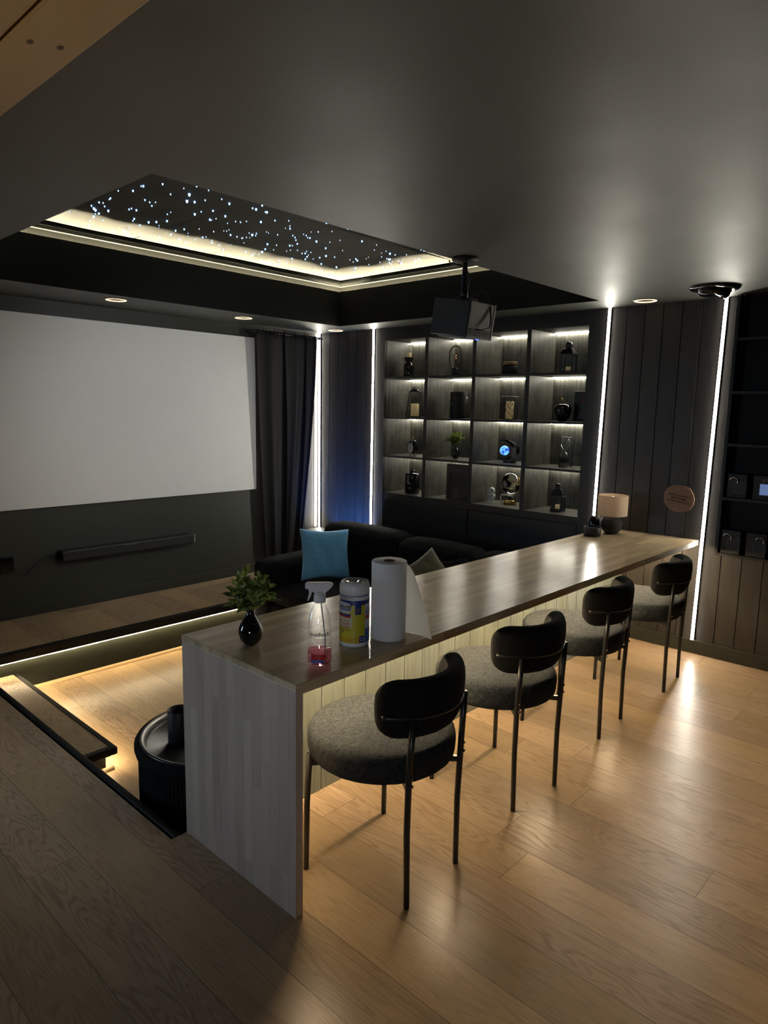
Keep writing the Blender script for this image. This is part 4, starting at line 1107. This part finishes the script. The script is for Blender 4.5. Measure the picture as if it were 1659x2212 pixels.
# ================================================================== WALL BESIDE THE BAR
t = thing('wood_slice_sign', 'brown wood slice sign with lettering on the dark wall above the bar', 'sign', (XW-.004, 1.628, 1.026))
bm = B(); rsn = random.Random(8); pts = []
shape = [(1.02, 0), (.98, .25), (.86, .52), (.72, .78), (.40, .98), (.02, 1.02), (-.42, .98), (-.78, .80), (-.98, .42), (-1.0, .0), (-.93, -.40), (-.70, -.74), (-.36, -.96), (.0, -1.02), (.42, -.95), (.78, -.72), (.97, -.36)]
prism(bm, [(-x*.098, z*.089) for x, z in shape], -.012, 0, 'X')
obj('slice', bm, 'slice', t)
bm = B(); an = math.radians(-6.5)
def sg(dy): return lambda x, y: (-.0126, -(x*math.cos(an)-(y+dy)*math.sin(an)), x*math.sin(an)+(y+dy)*math.cos(an))
lettering(bm, 'PLEASE DO NOT PUT', .0155, sg(.016), .034); lettering(bm, 'HOT ITEMS', .0200, sg(-.006), .034, shear=.2); lettering(bm, 'ON BUTCHER BLOCK', .0150, sg(-.024), .034)
obj('lettering', bm, 'ink', t)
# dark rack with four ring boxes
rk = thing('wall_rack', 'black wall rack of shelves at the right edge, beside the light strip', 'rack', (XW-.001, 1.10, .70))
obj('back_board', bx(-.012, -.001, -.45, .255, 0, 1.598), 'nose', rk)
obj('side_board', bx(-.085, -.012, .237, .255, 0, 1.598), 'black', rk)
for z in (.0, .355, .69, 1.01, 1.33): obj('shelf', bx(-.085, -.012, -.45, .236, z, z+.018, .001), 'shelfedge', rk)
def ringbox(y, z, label, cardm, flip=1, ringm='chrome'):
    t = thing('ring_box', label, 'box', (XW-.013, y, z), RS, 'small boxes on the wall rack')
    obj('box', bx(-.056, .056, -.066, -.002, 0, .150, .004), 'rub', t)
    c = obj('card', bx(-.020, .056, -.0690, -.0665, .030, .102), 'edge', t)
    obj('card_face', bx(-.017, .053, -.0696, -.0690, .033, .099), cardm, c)
    pts = [(-.020*flip+.024*math.cos(a), -.0725, .104+.024*math.sin(a)) for a in [-.6+k*.26 for k in range(14)]]
    obj('ring', T(pts, .0030, 7), ringm, t, True)
    return t
ringbox(1.262, 1.0735, 'small black box with ring and slate card, upper shelf next to light strip', 'card')
ringbox(1.115, 1.0735, 'small black box with bright blue card, upper shelf at right edge', 'bluecard', -1)
ringbox(1.268, .7185, 'small black box with ring and slate card, lower shelf next to light strip', 'card')
ringbox(1.123, .7185, 'small black box with bright ring and slate card, lower shelf at right edge', 'card', -1)

# ================================================================== ADDED FILL LAMPS, PROJECTOR BEAM, BLUE LIGHT
def lamp(name, kind, loc, energy, col, **kw):
    l = bpy.data.lights.new(name, kind); l.energy = energy; l.color = col
    for k, v in kw.items(): setattr(l, k, v)
    o = bpy.data.objects.new(name, l); COL.objects.link(o); o.location = loc; return o
def aim(o, p): o.rotation_euler = (Vector(p)-Vector(o.location)).to_track_quat('-Z', 'Y').to_euler()
o = lamp('left_fill', 'AREA', (-1.3, 4.3, 1.05), 4.2, (.56, .76, 1.0), shape='RECTANGLE', size=.7, size_y=.9, spread=math.radians(80)); aim(o, (1.3, 2.5, .55))  # unseen fill, added for the cool light arriving from the left
o = lamp('beam_fill', 'SPOT', (-1.0, 1.2, 1.6), 17.0, (1.0, .86, .58), spot_size=math.radians(40), spot_blend=1.0, shadow_soft_size=.05); aim(o, (.12, 1.3, 2.30))  # unseen spot, added to brighten the pine beam alone
o = lamp('bar_fill', 'AREA', (-1.2, -.5, .80), .85, (.85, .92, 1.0), shape='RECTANGLE', size=.4, size_y=.4, spread=math.radians(48)); aim(o, (1.55, 1.72, 1.00))  # unseen low fill, added to brighten the things on the bar
o = lamp('projector_beam', 'SPOT', (2.79, 2.235, 2.045), 62.0, (.93, .96, 1.0), spot_size=math.radians(62), spot_blend=.9, shadow_soft_size=.02); aim(o, (2.85, 5.2, 1.36))
o = lamp('blue_light', 'SPOT', (4.22, 4.60, .14), 95.0, (.08, .26, 1.0), spot_size=math.radians(96), spot_blend=1.0, shadow_soft_size=.05); aim(o, (4.648, 4.79, .66))

w = bpy.data.worlds.new('world'); SC.world = w; w.use_nodes = True
w.node_tree.nodes['Background'].inputs[0].default_value = (.02, .022, .028, 1); w.node_tree.nodes['Background'].inputs[1].default_value = .1

# ================================================================== CAMERA
cam = bpy.data.cameras.new('camera'); co = bpy.data.objects.new('camera', cam); COL.objects.link(co)
cam.sensor_fit = 'HORIZONTAL'; cam.sensor_width = 36.0; cam.lens = 1474.369/1659*36.0; cam.clip_start = .02
rt, up, fw = Vector((.681849, -.73125, .018816)), Vector((.095936, .114896, .988734)), Vector((.725174, .672363, -.148495))
co.matrix_world = Matrix(((rt.x, up.x, -fw.x, 0.0), (rt.y, up.y, -fw.y, 0.0), (rt.z, up.z, -fw.z, 1.5759), (0, 0, 0, 1)))
SC.camera = co
SC.view_settings.view_transform = 'Standard'; SC.view_settings.look = 'None'; SC.view_settings.gamma = 1.0
SC.view_settings.use_curve_mapping = False; SC.view_settings.exposure = 0.0
SC.cycles.use_light_tree = True
SC.cycles.max_bounces = 8; SC.cycles.transparent_max_bounces = 16
